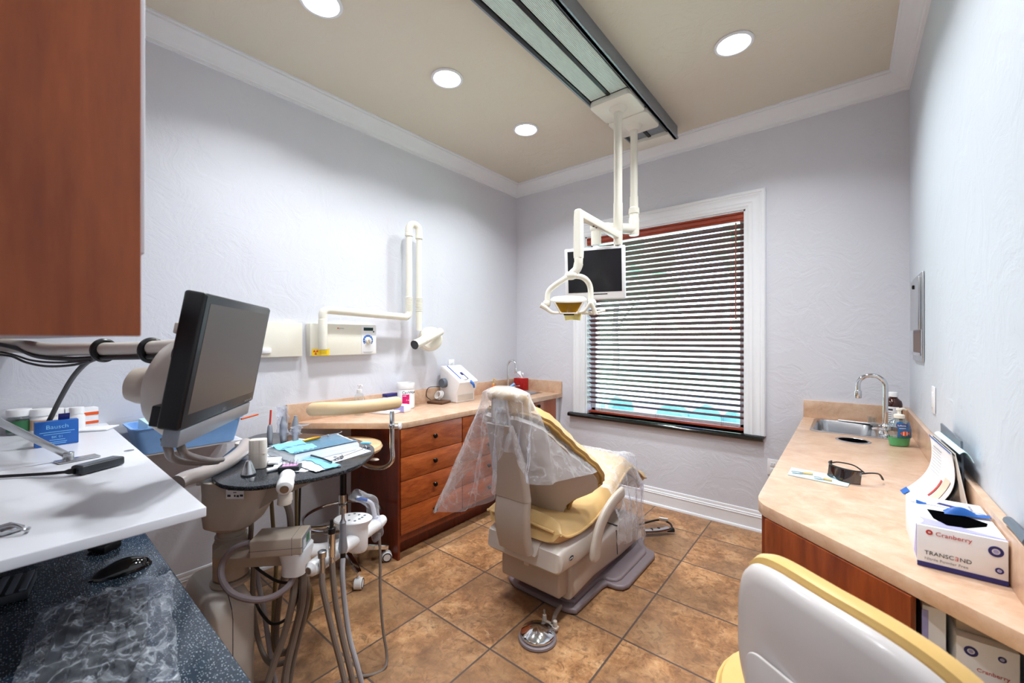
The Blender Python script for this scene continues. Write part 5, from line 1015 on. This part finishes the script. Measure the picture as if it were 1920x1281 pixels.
for k in range(3): a=.5+2*PI*k/3; b.tube([SC+V((.022*math.cos(a),.022*math.sin(a),.29)),SC+V((.12*math.cos(a),.12*math.sin(a),.30)),SC+V((.225*math.cos(a),.225*math.sin(a),.33))],.009,10)
b.build('foot_ring','chrome',t)
b=MB(); b.lathe([(0,.70),(.12,.70),(.19,.708),(.222,.722),(.230,.738),(.222,.756),(.19,.768),(.10,.775),(0,.777)],SC,n=48,sx=1,sy=1); b.build('seat','beige',t)
b=MB(); b.box(SC+V((0,0,.695)),(.17,.17,.012),bev=.003); b.tube([SC+V((.05,.03,.69)),SC+V((.17,.08,.685))],.006,8); b.ball(SC+V((.19,.09,.685)),(.035,.02,.008),16,(0,0,.4)); b.build('seat_plate','putty',t)
J=at(735,772,2.38); J=V((J.x,J.y,0))
b=MB(); b.tube([SC+V((.06,.06,.690)),SC.lerp(J,.45)+V((0,0,.655)),SC.lerp(J,.8)+V((.0,.0,.65)),J+V((0,0,.70)),J+V((0,0,.78)),J+V((0,0,.86)),J+V((0,0,.985))],.0135,14,8); b.build('arm_tube','chrome',t)
b=MB(); b.cyl(J+V((0,0,.885)),J+V((0,0,.915)),.018,n=20,bev=.003); b.build('arm_collar','chrome',t); b=MB(); b.cyl(J+V((0,0,.90))+RT*.018,J+V((0,0,.90))+RT*.04,.008,n=12); b.lathe([(.016,0),(.020,.003),(.020,.012),(.015,.016),(0,.016)],J+V((0,0,.90))+RT*.038,RT,24); b.build('clamp_knob','white',t)
ra=[at(752,754,2.45),at(730,757,2.38),at(690,762,2.27),at(640,766,2.20),at(600,767,2.20),at(578,769,2.24)]
b=MB(); rp=cr(ra,8); nn=len(rp); rings=[]
for i,p in enumerate(rp):
    q=i/(nn-1); td=(rp[min(i+1,nn-1)]-rp[max(i-1,0)]).normalized(); s=V((td.y,-td.x,0)).normalized(); e=min(1,(min(q,1-q)/.09+.02))**.5; h=(.036)*e; w=.030*e
    rings.append([p+s*(w*math.cos(a))+V((0,0,h*math.sin(a))) for a in [2*PI*k/18 for k in range(18)]])
b.loft(rings); b.build('body_support','beige',t)
# ---- right hand stool
S2=V((-.02,1.035,0)); u=V((.847,-.531,0)); n=V((.531,.847,0))
t=thing('doctor_stool','pale shelled stool with yellow cushion pushed under the right counter','stool',tuple(S2))
for k in range(5):
    a=math.radians(20+72*k); d=V((math.cos(a),math.sin(a),0)); e=S2+d*.25
    b=MB(); b.loft([[S2+d*r+V((-d.y,d.x,0))*w*x+V((0,0,z+h*y)) for x,y in ((-1,-1),(-1,.6),(-.6,1),(.6,1),(1,.6),(1,-1))] for r,w,z,h in ((.03,.024,.115,.022),(.14,.02,.105,.016),(.25,.015,.085,.012),(.262,.010,.082,.010))]); b.build('base_leg','puttyl',t)
    b=MB(); b.cyl(e+V((0,0,.055)),e+V((0,0,.08)),.008,n=12); b.lathe([(.010,-.02),(.026,-.02),(.028,-.016),(.028,.016),(.026,.02),(.010,.02)],e+V((0,0,.028)),V((-d.y,d.x,0)),22); b.build('caster','white',t)
b=MB(); b.cyl(S2+V((0,0,.09)),S2+V((0,0,.38)),.026,n=24); b.cyl(S2+V((0,0,.38)),S2+V((0,0,.58)),.017,n=20); b.build('gas_column','puttyl',t)
b=MB(); b.lathe([(0,.575),(.12,.575),(.185,.59),(.205,.61),(.21,.63),(.20,.65),(.17,.664),(.08,.67),(0,.671)],S2,n=48); b.build('seat','yell',t)
b=MB(); b.tube([S2+V((.209*math.cos(a),.209*math.sin(a),.632)) for a in [2*PI*k/32 for k in range(32)]],.005,8,1,True); b.build('seat_piping','yell',t)
L0=V((-.157,.943,0))+RT*-.045
def bout(t_,g=0):       # outline of the back in (s,z)
    a=2*PI*t_; c,s=math.cos(a),math.sin(a); e=.62 if s>0 else .95
    return (.185+(.195+g)*math.copysign(abs(c)**(.68 if s>0 else .9),c)-.012*max(0,-s), .810+(.172+g if s>0 else .155+g)*math.copysign(abs(s)**e,s)+.012*math.copysign(1,-c)*abs(c)*(s>0)*1.0)
def bpt(s,z,off): q=(s-.185)/.2; return L0+u*s+n*(off+.045*q*q*1.0-.06*(z-.785)*0)+V((0,0,z))
NB=72
def shell(off0,g0,layers):
    rr_=[]
    for f,o in layers: rr_.append([bpt(.185+(bout(k/NB,g0)[0]-.185)*f,.80+(bout(k/NB,g0)[1]-.80)*f,off0+o) for k in range(NB)])
    return rr_
b=MB(); b.loft(shell(0,0,[(.02,-.012),(.5,-.012),(.85,-.010),(.94,-.006),(.985,.002),(1.0,.012),(.985,.018),(.5,.02),(.02,.02)])); b.build('back_shell','shell',t)
b=MB(); b.loft(shell(.02,.012,[(.02,0),(.9,0),(.98,.004),(1.0,.018),(.985,.034),(.9,.045),(.5,.05),(.02,.05)])); b.build('back_cushion','yell',t)
mpl=frame(bpt(.145,.745,-.014),u,(0,0,1)); b=MB(); b.prism(rrect(.15,.15,.028,6),-.001,.006,.003,frame(bpt(.135,.755,-.013),u,V((0,0,1)))) ; b.build('mount_plate','shell',t)
b=MB(); b.box((-.02,-.015,.006),(.012,.05,.003),mtx=mpl); b.build('mount_slot','ink',t)
b=MB(); b.tube([bpt(.135,.64,-.02),bpt(.135,.585,-.01)+n*.0,S2.lerp(bpt(.135,0,0),.6)+V((0,0,.565)),S2+V((0,0,.57))],.018,14); b.build('back_bracket','puttyl',t)
# ================================================================ RIGHT COUNTER
t=thing('countertop','beige laminate worktop with an angled front along the right wall','countertop',(.02,2.5,.832))
q=[(-.237,WB-.002),(-.237,1.66),(-.236,1.61),(-.229,1.57),(-.21,1.535),(-.18,1.508),(.24,1.160),(WR-.002,1.115)]
b=MB(); b.prism([(x,y) for x,y in q[1:]]+[(WR-.002,2.965),(-.237,2.965)],.832,.87,.002)
b.bb((-.237,2.965,.832),(-.158,WB-.002,.87)); b.bb((.155,2.965,.832),(WR-.002,WB-.002,.87)); b.bb((-.158,3.40,.832),(.155,WB-.002,.87)); b.build('worktop','lam',t)
b=MB(); b.bb((-.237,WB-.02,.87),(WR-.002,WB-.001,.987),.002); b.build('backsplash','lam',t)
b=MB(); b.bb((WR-.02,1.10,.87),(WR-.001,WB-.02,.987),.002); b.build('backsplash','lam',t)
t=thing('base_cabinet','cherry cabinet with an angled end panel under the right counter','cabinet',(0,2.4,0))
b=MB(); b.prism([(-.215,WB-.03),(-.215,1.575),(-.205,1.555),(.112,1.292),(.112,WB-.03)],.10,.735); b.prism([(-.215,2.9),(-.215,1.575),(-.205,1.555),(.112,1.292),(.112,2.9)],.73,.831); b.prism([(-.15,WB-.03),(-.15,1.60),(.10,1.40),(.10,WB-.03)],0,.10); b.build('carcass','cherryd',t)
b=MB(); e0,e1=V((-.195,1.537,0)),V((.118,1.277,0)); dd=(e1-e0).normalized(); mm8=frame((e0+e1)/2+V((0,0,.465)),dd,(0,0,1)); b.box((0,0,.009),((e1-e0).length,.73,.016),bev=.001,mtx=mm8); b.build('angled_panel','cherrym',t)
b=MB(); b.bb((-.217,1.548,.10),(-.200,1.60,.831),.001); b.build('corner_stile','cherrym',t)
b=MB(); b.bb((.113,1.30,.55),(WR-.002,1.62,.565)); b.bb((.113,1.62,.10),(WR-.002,1.64,.831)); b.build('niche_shelf','cherryd',t)
sink('stainless drop-in sink with a ledge in the right counter',-.175,.185,2.95,3.42,.87,(-.05,0))
t=faucet('tall chrome gooseneck faucet at the right sink',(.160,3.06,.875),-1,.325,.06,.058,.0115)
b=MB(); b.lathe([(.03,0),(.03,.012),(.022,.03),(.024,.05),(.018,.06)],(.160,3.06,.874),n=24); b.build('collar','chrome',t)
for s in (-1,1): b=MB(); b.lathe([(.018,0),(.018,.01),(.013,.02),(.016,.035),(.014,.045),(0,.047)],(.160,3.06+s*.075,.874),n=20); b.tube([(.160,3.06+s*.075,.91),(.125,3.06+s*.08,.918),(.10,3.06+s*.085,.914)],.007,8); b.build('handle','chrome',t)
t=thing('waste_ring','steel rimmed waste chute set flush in the right counter','waste chute',(.02,2.80,.871)); b=MB(); b.lathe([(.060,.0002),(.062,.003),(.070,.003),(.074,.0005)],(.02,2.805,.870),n=44); b.build('rim','steel',t); b=MB(); b.lathe([(.061,.0005),(.061,.0012),(0,.0012)],(.02,2.805,.870),n=40); b.build('opening','void',t)
b=MB(); mm9=frame(V((.045,3.405,.8775)),(1,-.12,0),(.12,1,0)); b.box((0,0,0),(.19,.035,.004),bev=.001,mtx=mm9); o=b.build('paper_strip','paper'); tag(o,'white paper strip lying along the back edge of the right sink','paper strip')
b=MB(); b.lathe([(.019,0),(.020,.002),(.024,.042),(.0225,.042),(.0185,.004),(0,.003)],(.115,3.37,.8795),n=28); o=b.build('dose_cup','clearg'); tag(o,'tiny clear cup standing on the ledge behind the right faucet','cup')
# soap
c=V((.198,2.815,.8715)); t=thing('soap_bottle','clear pump soap bottle with green soap and an orange fish label','soap bottle',tuple(c)); fd=V((-.198,-2.815,0)).normalized(); fa=math.atan2(fd.y,fd.x)
sx,sy=1.0,.62
def oval(r,z): return [c+RT*(r*math.cos(a))+FW*(r*.58*math.sin(a))+V((0,0,z)) for a in [2*PI*k/32 for k in range(32)]]
b=MB(); b.loft([oval(.040,0),oval(.045,.004),oval(.048,.03),oval(.0505,.045)]); b.build('soap_fill','soapg',t)
b=MB(); b.loft([oval(.051,.046),oval(.054,.07),oval(.052,.095),oval(.044,.118),oval(.028,.132),oval(.018,.137)],cap=True); b.build('bottle','soapc',t)
def face(x,z,o=.001):
    r=.0535 if z<.085 else .0535-(z-.085)*.25; return c+RT*x-FW*(r*.58*math.sqrt(max(0,1-(x/r)**2))+o)+V((0,0,z))
b=MB(); b.grid(lambda uu,v:face(-.032+.075*uu,.042+.075*v+.006*math.sin(uu*9)*(v>.9),.0008),14,8); b.build('blue_label','soapb',t)
b=MB(); b.grid(lambda uu,v:face(-.034+.048*uu,.098+.012*v,.0014),8,2); b.build('name_patch','navy',t)
def ftext(b,txt,x,z,size):
    b2=MB(); b2.text(txt,Matrix.Identity(4),size,.0002)
    for v in b2.bm.verts: v.co=face(x+v.co.x,z+v.co.y,.0018+v.co.z)
    me=bpy.data.meshes.new('t'); b2.bm.to_mesh(me); b.bm.from_mesh(me); bpy.data.meshes.remove(me); b2.bm.free()
b=MB(); ftext(b,'Softsoap',-.031,.1005,.011); b.grid(lambda uu,v:face(-.026+.03*uu,.090+.002*v,.0016),6,2); b.build('lettering','inkw',t)
b=MB(); b.grid(lambda uu,v:face(-.022+.045*uu,.066+(v-.5)*(.020*math.sin(PI*min(1,uu*1.15))+.004+.012*max(0,uu-.85)*6),.0016),20,6); b.build('fish_print','orange',t)
b=MB()
for x in (-.010,.006): b.grid(lambda uu,v:face(x+.004*uu,.066+(v-.5)*.019,.002),3,4)
b.build('fish_stripe','inkw',t)
b=MB(); b.grid(lambda uu,v:face(-.03+.06*uu,.044+.010*v*abs(math.sin(uu*11)),.0017),24,3); b.build('seaweed_print','greenl',t)
b=MB(); b.lathe([(.018,.136),(.021,.138),(.021,.153),(.016,.156),(.0075,.158),(.0075,.176),(.012,.178),(.011,.186),(0,.187)],c,n=24); b.tube([c+V((0,0,.182)),c+RT*.02+V((0,0,.183)),c+RT*.034+V((0,0,.176))],.005,10); b.build('pump','cream',t)
# brown bottle
c2=V((.205,3.27,.8715)); t=thing('rinse_bottle','brown bottle with white cap and label behind the soap','bottle',tuple(c2))
b=MB(); b.lathe([(.037,0),(.040,.004),(.040,.155),(.036,.172),(.022,.186),(.018,.19),(.018,.198)],c2,n=36); b.build('bottle','brown',t); b=MB(); b.lathe([(.022,.196),(.022,.218),(.020,.222),(0,.222)],c2,n=28); b.build('cap','white',t)
fa2=math.atan2(-c2.y,-c2.x); f=wrapf(c2,.0404,fa2-.15); b=MB(); b.grid(lambda uu,v:f(-1.2+2.0*uu,.025+.115*v),20,2); b.build('paper_label','paper',t)
b=MB(); b.grid(lambda uu,v:wrapf(c2,.0409,fa2)(-.55+.5*uu,.118+.010*v),8,2)
for k in range(6): b.grid(lambda uu,v:wrapf(c2,.0409,fa2)(-1.2+1.0*uu,.105-.012*k+.0025*v),10,2)
b.build('lettering','ink',t); b=MB(); b.grid(lambda uu,v:wrapf(c2,.0408,fa2)(-1.3+.55*uu,.112+.018*v),8,2); b.build('teal_mark','inkt',t)
# instruments card + glasses
q0,q1,q2,q3=[atz(u_,v_,.8725) for u_,v_ in ((1477,890),(1589,913),(1600,898),(1484,877))]
b=MB(); b.prism([(p.x,p.y) for p in (q0,q1,q2,q3)],.8712,.8735); o=b.build('paper_card','bluep'); tag(o,'pale blue paper strip under the protective glasses on the right counter','paper')
for nm,l,(u0,v0),(u1,v1) in (('dental_probe','yellow gripped probe at the left end of the blue paper strip',(1484,884),(1524,889)),('dental_probe','yellow gripped probe nearer the protective glasses on the blue paper strip',(1526,894),(1560,901))):
    a_,b_=atz(u0,v0,.878),atz(u1,v1,.878); t=thing(nm,l,'dental instrument',tuple(a_),'yellow gripped probes'); dd=(b_-a_); b=MB(); b.tube([a_+dd*.55,a_+dd*.6+V((0,0,.0)),a_+dd*.95,b_],.0048,10,3); b.build('grip','tan',t)
    b=MB(); b.tube([a_,a_+dd*.2+V((.004,.003,.001)),a_+dd*.42,a_+dd*.56],.0022,8,4); b.tube([a_+dd*.05+V((.0,-.012,-.002)),a_+dd*.3+V((0,-.012,-.002)),a_+dd*.55+V((0,-.006,-.002))],.002,8,4); b.build('shank','steel',t)
g0,g1=atz(1548,888,.8725),atz(1603,910,.8725); gd=(g1-g0); gw=gd.length; gx=-gd.normalized(); gy=V((0,0,1)).cross(gx)
t=thing('protective_glasses','dark wraparound protective glasses lying on the blue paper strip','glasses',tuple(g0))
gm=frame((g0+g1)/2,gx,gy)
def gl(uu,v): a=PI*(.06+.88*uu); z=.002+.046*v; nb=.012*math.exp(-((uu-.5)/.06)**2)*(1-v); return gm@V((-.068*math.cos(a),-.030+.052*math.sin(a)-.006*v,z+nb))
b=MB(); b.grid(gl,44,10,.0022); b.build('lens','smoke',t)
b=MB(); b.tube([gl(i/30,1.0) for i in range(31)],.0028,8,0); b.tube([gl(i/30,0.0) for i in range(31)],.0016,8,0); b.build('frame','black',t)
for s in (0,1): b=MB(); p=gl(s,.85); b.tube([p,p-gy*.03+V((0,0,.002)),p-gy*.075+gx*(.01 if s==0 else -.02)+V((0,0,-.006)),p-gy*.10+gx*(.02 if s==0 else -.04)+V((0,0,-.03))],.0042,8,5,flat=.6); b.build('temple','black',t)
# flip chart
t=thing('flip_chart','tent shaped printed flip chart standing against the right backsplash','flip chart',(.20,1.88,.871))
r0,r1=V((.224,2.05,1.066)),V((.236,1.755,1.066)); f0,f1=V((.150,1.985,.872)),V((.180,1.765,.872))
def pg(uu,v,o=0): p=r1.lerp(r0,uu).lerp(f1.lerp(f0,uu),v); return p+V((.03*math.sin(PI*v)+o,0,-.012*math.sin(PI*v)-.6*min(o,0)))
b=MB(); b.grid(pg,10,16,.0012); b.build('front_page','paper',t)
b=MB(); b.grid(lambda uu,v:pg(uu,v,.004)+V((.004,0,-.004)),10,16,.002); b.build('stiff_board','dgrey',t)
b=MB(); b.grid(lambda uu,v:pg(uu,.03*v+.0,-.003),8,2); b.build('blue_band','blue',t)
b=MB(); b.grid(lambda uu,v:pg(.80+.2*uu,.93+.10*v,-.004),3,3); b.build('blue_corner','blue',t)
b=MB()
for k in range(9): b.grid(lambda uu,v:pg(.50+.42*uu if k else .45+.4*uu,.12+.045*k+(.012 if k==0 else .006)*v,-.003),6,2)
b.build('printed_text','inkg',t)
b=MB(); b.grid(lambda uu,v:pg(.08+.20*uu+.03*math.sin(v*4),.42+.5*v,-.003),6,10); b.build('peach_picture','tooth',t); b=MB(); b.grid(lambda uu,v:pg(.34+.05*uu,.5+.3*v,-.003),3,6); b.build('red_bars','inkr',t)
b=MB(); h0,h1=V((.262,2.04,.872)),V((.264,1.64,.872)); b.grid(lambda uu,v:(r1+V((.008,0,0))).lerp(r0+V((.008,0,0)),uu).lerp(h1.lerp(h0,uu),v),8,6,.002); b.build('back_board','puttyl',t)
b=MB(); b.grid(lambda uu,v:(r1+V((.012,-.02,.004))).lerp(r0+V((.012,.02,.004)),uu)+V((.03*v,0,.012*math.sin(PI*v)-.02*v*v)),8,6,.002); b.build('folded_sheet','bluep',t)
b=MB(); b.box((.266,1.96,.985),(.006,.34,.228),(0,-.03,0),.002); o=b.build('grey_folder','grey'); o.location.x=.2645; tag(o,'grey folder wedged upright between the flip chart and the right wall','folder')
b=MB(); b.ball((.225,1.84,.893),.022,20); o=b.build('orange_ball','orange'); tag(o,'round orange object sitting under the tent of the flip chart','ball')
# glove box
def glovebox(lab,lo,hi,open_=True,front='y',group=None):
    lo,hi=V(lo),V(hi); t=thing('glove_box',lab,'glove box',((lo.x+hi.x)/2,(lo.y+hi.y)/2,lo.z),group); w,d,h=hi.x-lo.x,hi.y-lo.y,hi.z-lo.z
    b=MB(); b.bb(lo,hi,.0015); b.build('carton','paper',t)
    m=frame((lo.x,lo.y-.0004,lo.z),(1,0,0),(0,0,1)); sc_=w/.14
    b=MB(); b.box((w/2,.006*sc_,0),(w,.011*sc_,.0006),mtx=m); b.build('bottom_stripe','navy',t)
    return t,m,w,d,h
t,m,w,d,h=glovebox('white glove box with blue glove showing, standing on the right counter',(.126,1.352,.871),(.266,1.60,.967))
b=MB(); b.text('Cranberry',m@Matrix.Translation((.030,.077,.0004)),.0135,.0002); b.build('brand_lettering','inkr',t)
b=MB(); b.lathe([(.0025,0),(.0058,0),(.0058,.0006),(.0025,.0006)],m@V((.02,.082,.0)),(0,-1,0),20,ring=True); b.build('round_logo','inkr',t)
b=MB(); b.text('TRANSC',m@Matrix.Translation((.012,.030,.0004)),.0125,.0002); b.text('ND',m@Matrix.Translation((.0680,.030,.0004)),.0125,.0002); b.build('title_lettering','ink',t)
b=MB(); mr=m@Matrix.Translation((.0670,.030,.0004))@Matrix.Diagonal((-1,1,1,1)); b.text('E',mr,.0125,.0002); b.build('title_lettering','inkr',t)
b=MB(); b.text('Nitrile Powder Free',m@Matrix.Translation((.012,.018,.0004)),.0085,.0002); b.build('subtitle','inkg',t)
b=MB(); 
for (x,y,r) in ((.122,.070,.0115),(.127,.030,.0065)): b=MB(); b.lathe([(r*.55,0),(r,0),(r,.0006),(r*.55,.0006)],m@V((x,y,.0)),(0,-1,0),24,ring=True); b.build('round_seal','navy',t); b=MB(); b.lathe([(r*.34,0),(r*.34,.0006),(0,.0006)],m@V((x,y,.0)),(0,-1,0),20); b.build('seal_centre','lilac',t)
zt=.9675
b=MB(); b.grid(lambda uu,v:V((.130+.010*math.sin(v*3)+.13*uu*(1-.0),1.358+.055*v*(1-uu*.9),zt+.0003)),10,6); b.grid(lambda uu,v:V((.1255,1.356+.05*uu*(1-v*.8),.885+.08*v)),6,6); b.build('lilac_swirl','lilac',t)
op=[(p.x,p.y) for p in [atz(u_,v_,zt) for u_,v_ in ((1738,955),(1775,961),(1815,970),(1852,983),(1850,988),(1812,991),(1776,986),(1750,972))]]
b=MB(); b.prism(op,zt-.0004,zt+.0008); b.build('dispenser_slot','void',t)
b=MB(); b.grid(lambda uu,v:V((.185+.080*uu,1.490-.022*v+.012*uu*uu,zt+.001+.018*math.sin(PI*v)*math.sin(PI*min(1,uu*1.2+.1))+.006*uu)),16,8,.001); b.grid(lambda uu,v:V((.140+.02*uu,1.53-.015*v+.01*uu,zt+.001+.008*math.sin(PI*v)*(1-uu))),8,6,.001); b.build('blue_glove','blue',t)
b=MB(); b.box((.20,1.548,zt+.0004),(.035,.016,.0006),(0,0,-.4)); b.build('glove_print','navy',t); b=MB(); b.bb((.130,1.5245,zt),(.262,1.5258,zt+.0006)); b.build('fold_line','navy',t)
b=MB(); b.text('TRANSCEND',Matrix.Translation((.245,1.53,zt+.0003))@Matrix.Rotation(PI/2,4,'Z'),.008,.0002); b.build('top_lettering','inkg',t)
# boxes in the niche below
for lab,lo,hi in (('white glove box on top of the stack in the niche under the counter',(.182,1.305,.664),(.272,1.54,.757)),('white glove box at the bottom of the stack in the niche under the counter',(.172,1.295,.5655),(.272,1.53,.662))):
    t,m,w,d,h=glovebox(lab,lo,hi)
    b=MB()
    for (x,y,r) in ((.022,h-.025,.0105),(.066,h-.022,.006)): b=MB(); b.lathe([(r*.55,0),(r,0),(r,.0006),(r*.55,.0006)],m@V((x,y,.0)),(0,-1,0),24,ring=True); b.build('round_seal','navy',t); b=MB(); b.lathe([(r*.34,0),(r*.34,.0006),(0,.0006)],m@V((x,y,.0)),(0,-1,0),20); b.build('seal_centre','lilac',t)
    b=MB(); b.text('Cranberry',m@Matrix.Translation((.03,.03,.0004)),.011,.0002); b.build('brand_lettering','inkr',t)
t=thing('glove_box','thin white glove box standing on edge left of the stack in the niche','glove box',(.15,1.35,.5655)); b=MB(); b.bb((.130,1.31,.5655),(.168,1.5,.80),.002); b.build('carton','paper',t); b=MB(); b.bb((.1295,1.309,.60),(.140,1.49,.79)); b.build('printed_edge','lilac',t)
b=MB(); b.bb((.185,1.33,.758),(.265,1.52,.825),.004); o=b.build('brown_carton','putty2'); tag(o,'shadowed putty coloured carton lying on top of the niche stack','box')
b=MB(); b.tube([(.275,1.40,1.0),(.277,1.36,.999),(.278,1.28,.996)],.009,10); o=b.build('marker_pen','grey'); tag(o,'blue grey marker lying on the ledge of the right backsplash','pen')
# ---- dispenser on the right wall
t=thing('towel_dispenser','recessed stainless paper dispenser high on the right wall','dispenser',(WR,3.01,1.288))
b=MB(); b.bb((WR-.010,2.827,1.288),(WR-.001,3.197,1.735),.003); b.build('frame','steel',t)
b=MB(); b.bb((WR-.022,2.85,1.45),(WR-.009,3.175,1.715),.003); d=b.build('door','steel',t); b=MB(); b.lathe([(.011,0),(.011,.006),(.007,.008),(0,.008)],(WR-.022,3.01,1.675),(-1,0,0),20); b.build('lock','knob',d)
b=MB(); b.bb((WR-.0115,2.87,1.335),(WR-.0095,3.155,1.448)); b.build('slot_opening','walnut',t)
b=MB(); b.bb((WR-.018,2.86,1.318),(WR-.009,3.165,1.334),.002); b.build('lip','chrome',t)
# ================================================================ SKY, LAMPS, CAMERA
wd=bpy.data.worlds.new('sky'); bpy.context.scene.world=wd; wd.use_nodes=True; nt=wd.node_tree; bg=nt.nodes['Background']
sk=nt.nodes.new('ShaderNodeTexSky'); sk.sky_type='NISHITA' if 'NISHITA' in [i.identifier for i in sk.bl_rna.properties['sky_type'].enum_items] else sk.sky_type
try: sk.sun_disc=False; sk.sun_elevation=math.radians(50); sk.sun_rotation=math.radians(180)
except Exception: pass
nt.links.new(sk.outputs[0],bg.inputs[0]); bg.inputs[1].default_value=1.6
sl=bpy.data.lights.new('sun','SUN'); sl.energy=20; sl.angle=.01; so=bpy.data.objects.new('sun',sl); COL.objects.link(so); so.rotation_euler=V((.25,.75,-.95)).to_track_quat('-Z','Y').to_euler()
cd=bpy.data.cameras.new('camera'); cam=bpy.data.objects.new('camera',cd); COL.objects.link(cam); cam.location=(0,0,EYE); cam.rotation_euler=(PI/2,0,YAW)
cd.sensor_width=36; cd.lens=36*FPX/1920; cd.shift_y=-(640.5-HOR)/1920; cd.clip_start=.02
cd.dof.use_dof=True; cd.dof.focus_distance=2.4; cd.dof.aperture_fstop=4.0
sc_=bpy.context.scene; sc_.camera=cam
sc_.view_settings.view_transform='Standard'; sc_.view_settings.look='None'; sc_.view_settings.exposure=0
sc_.cycles.max_bounces=10; sc_.cycles.transparent_max_bounces=24; sc_.cycles.diffuse_bounces=5; sc_.cycles.caustics_reflective=False; sc_.cycles.caustics_refractive=False; sc_.cycles.sample_clamp_indirect=6; sc_.cycles.use_denoising=True
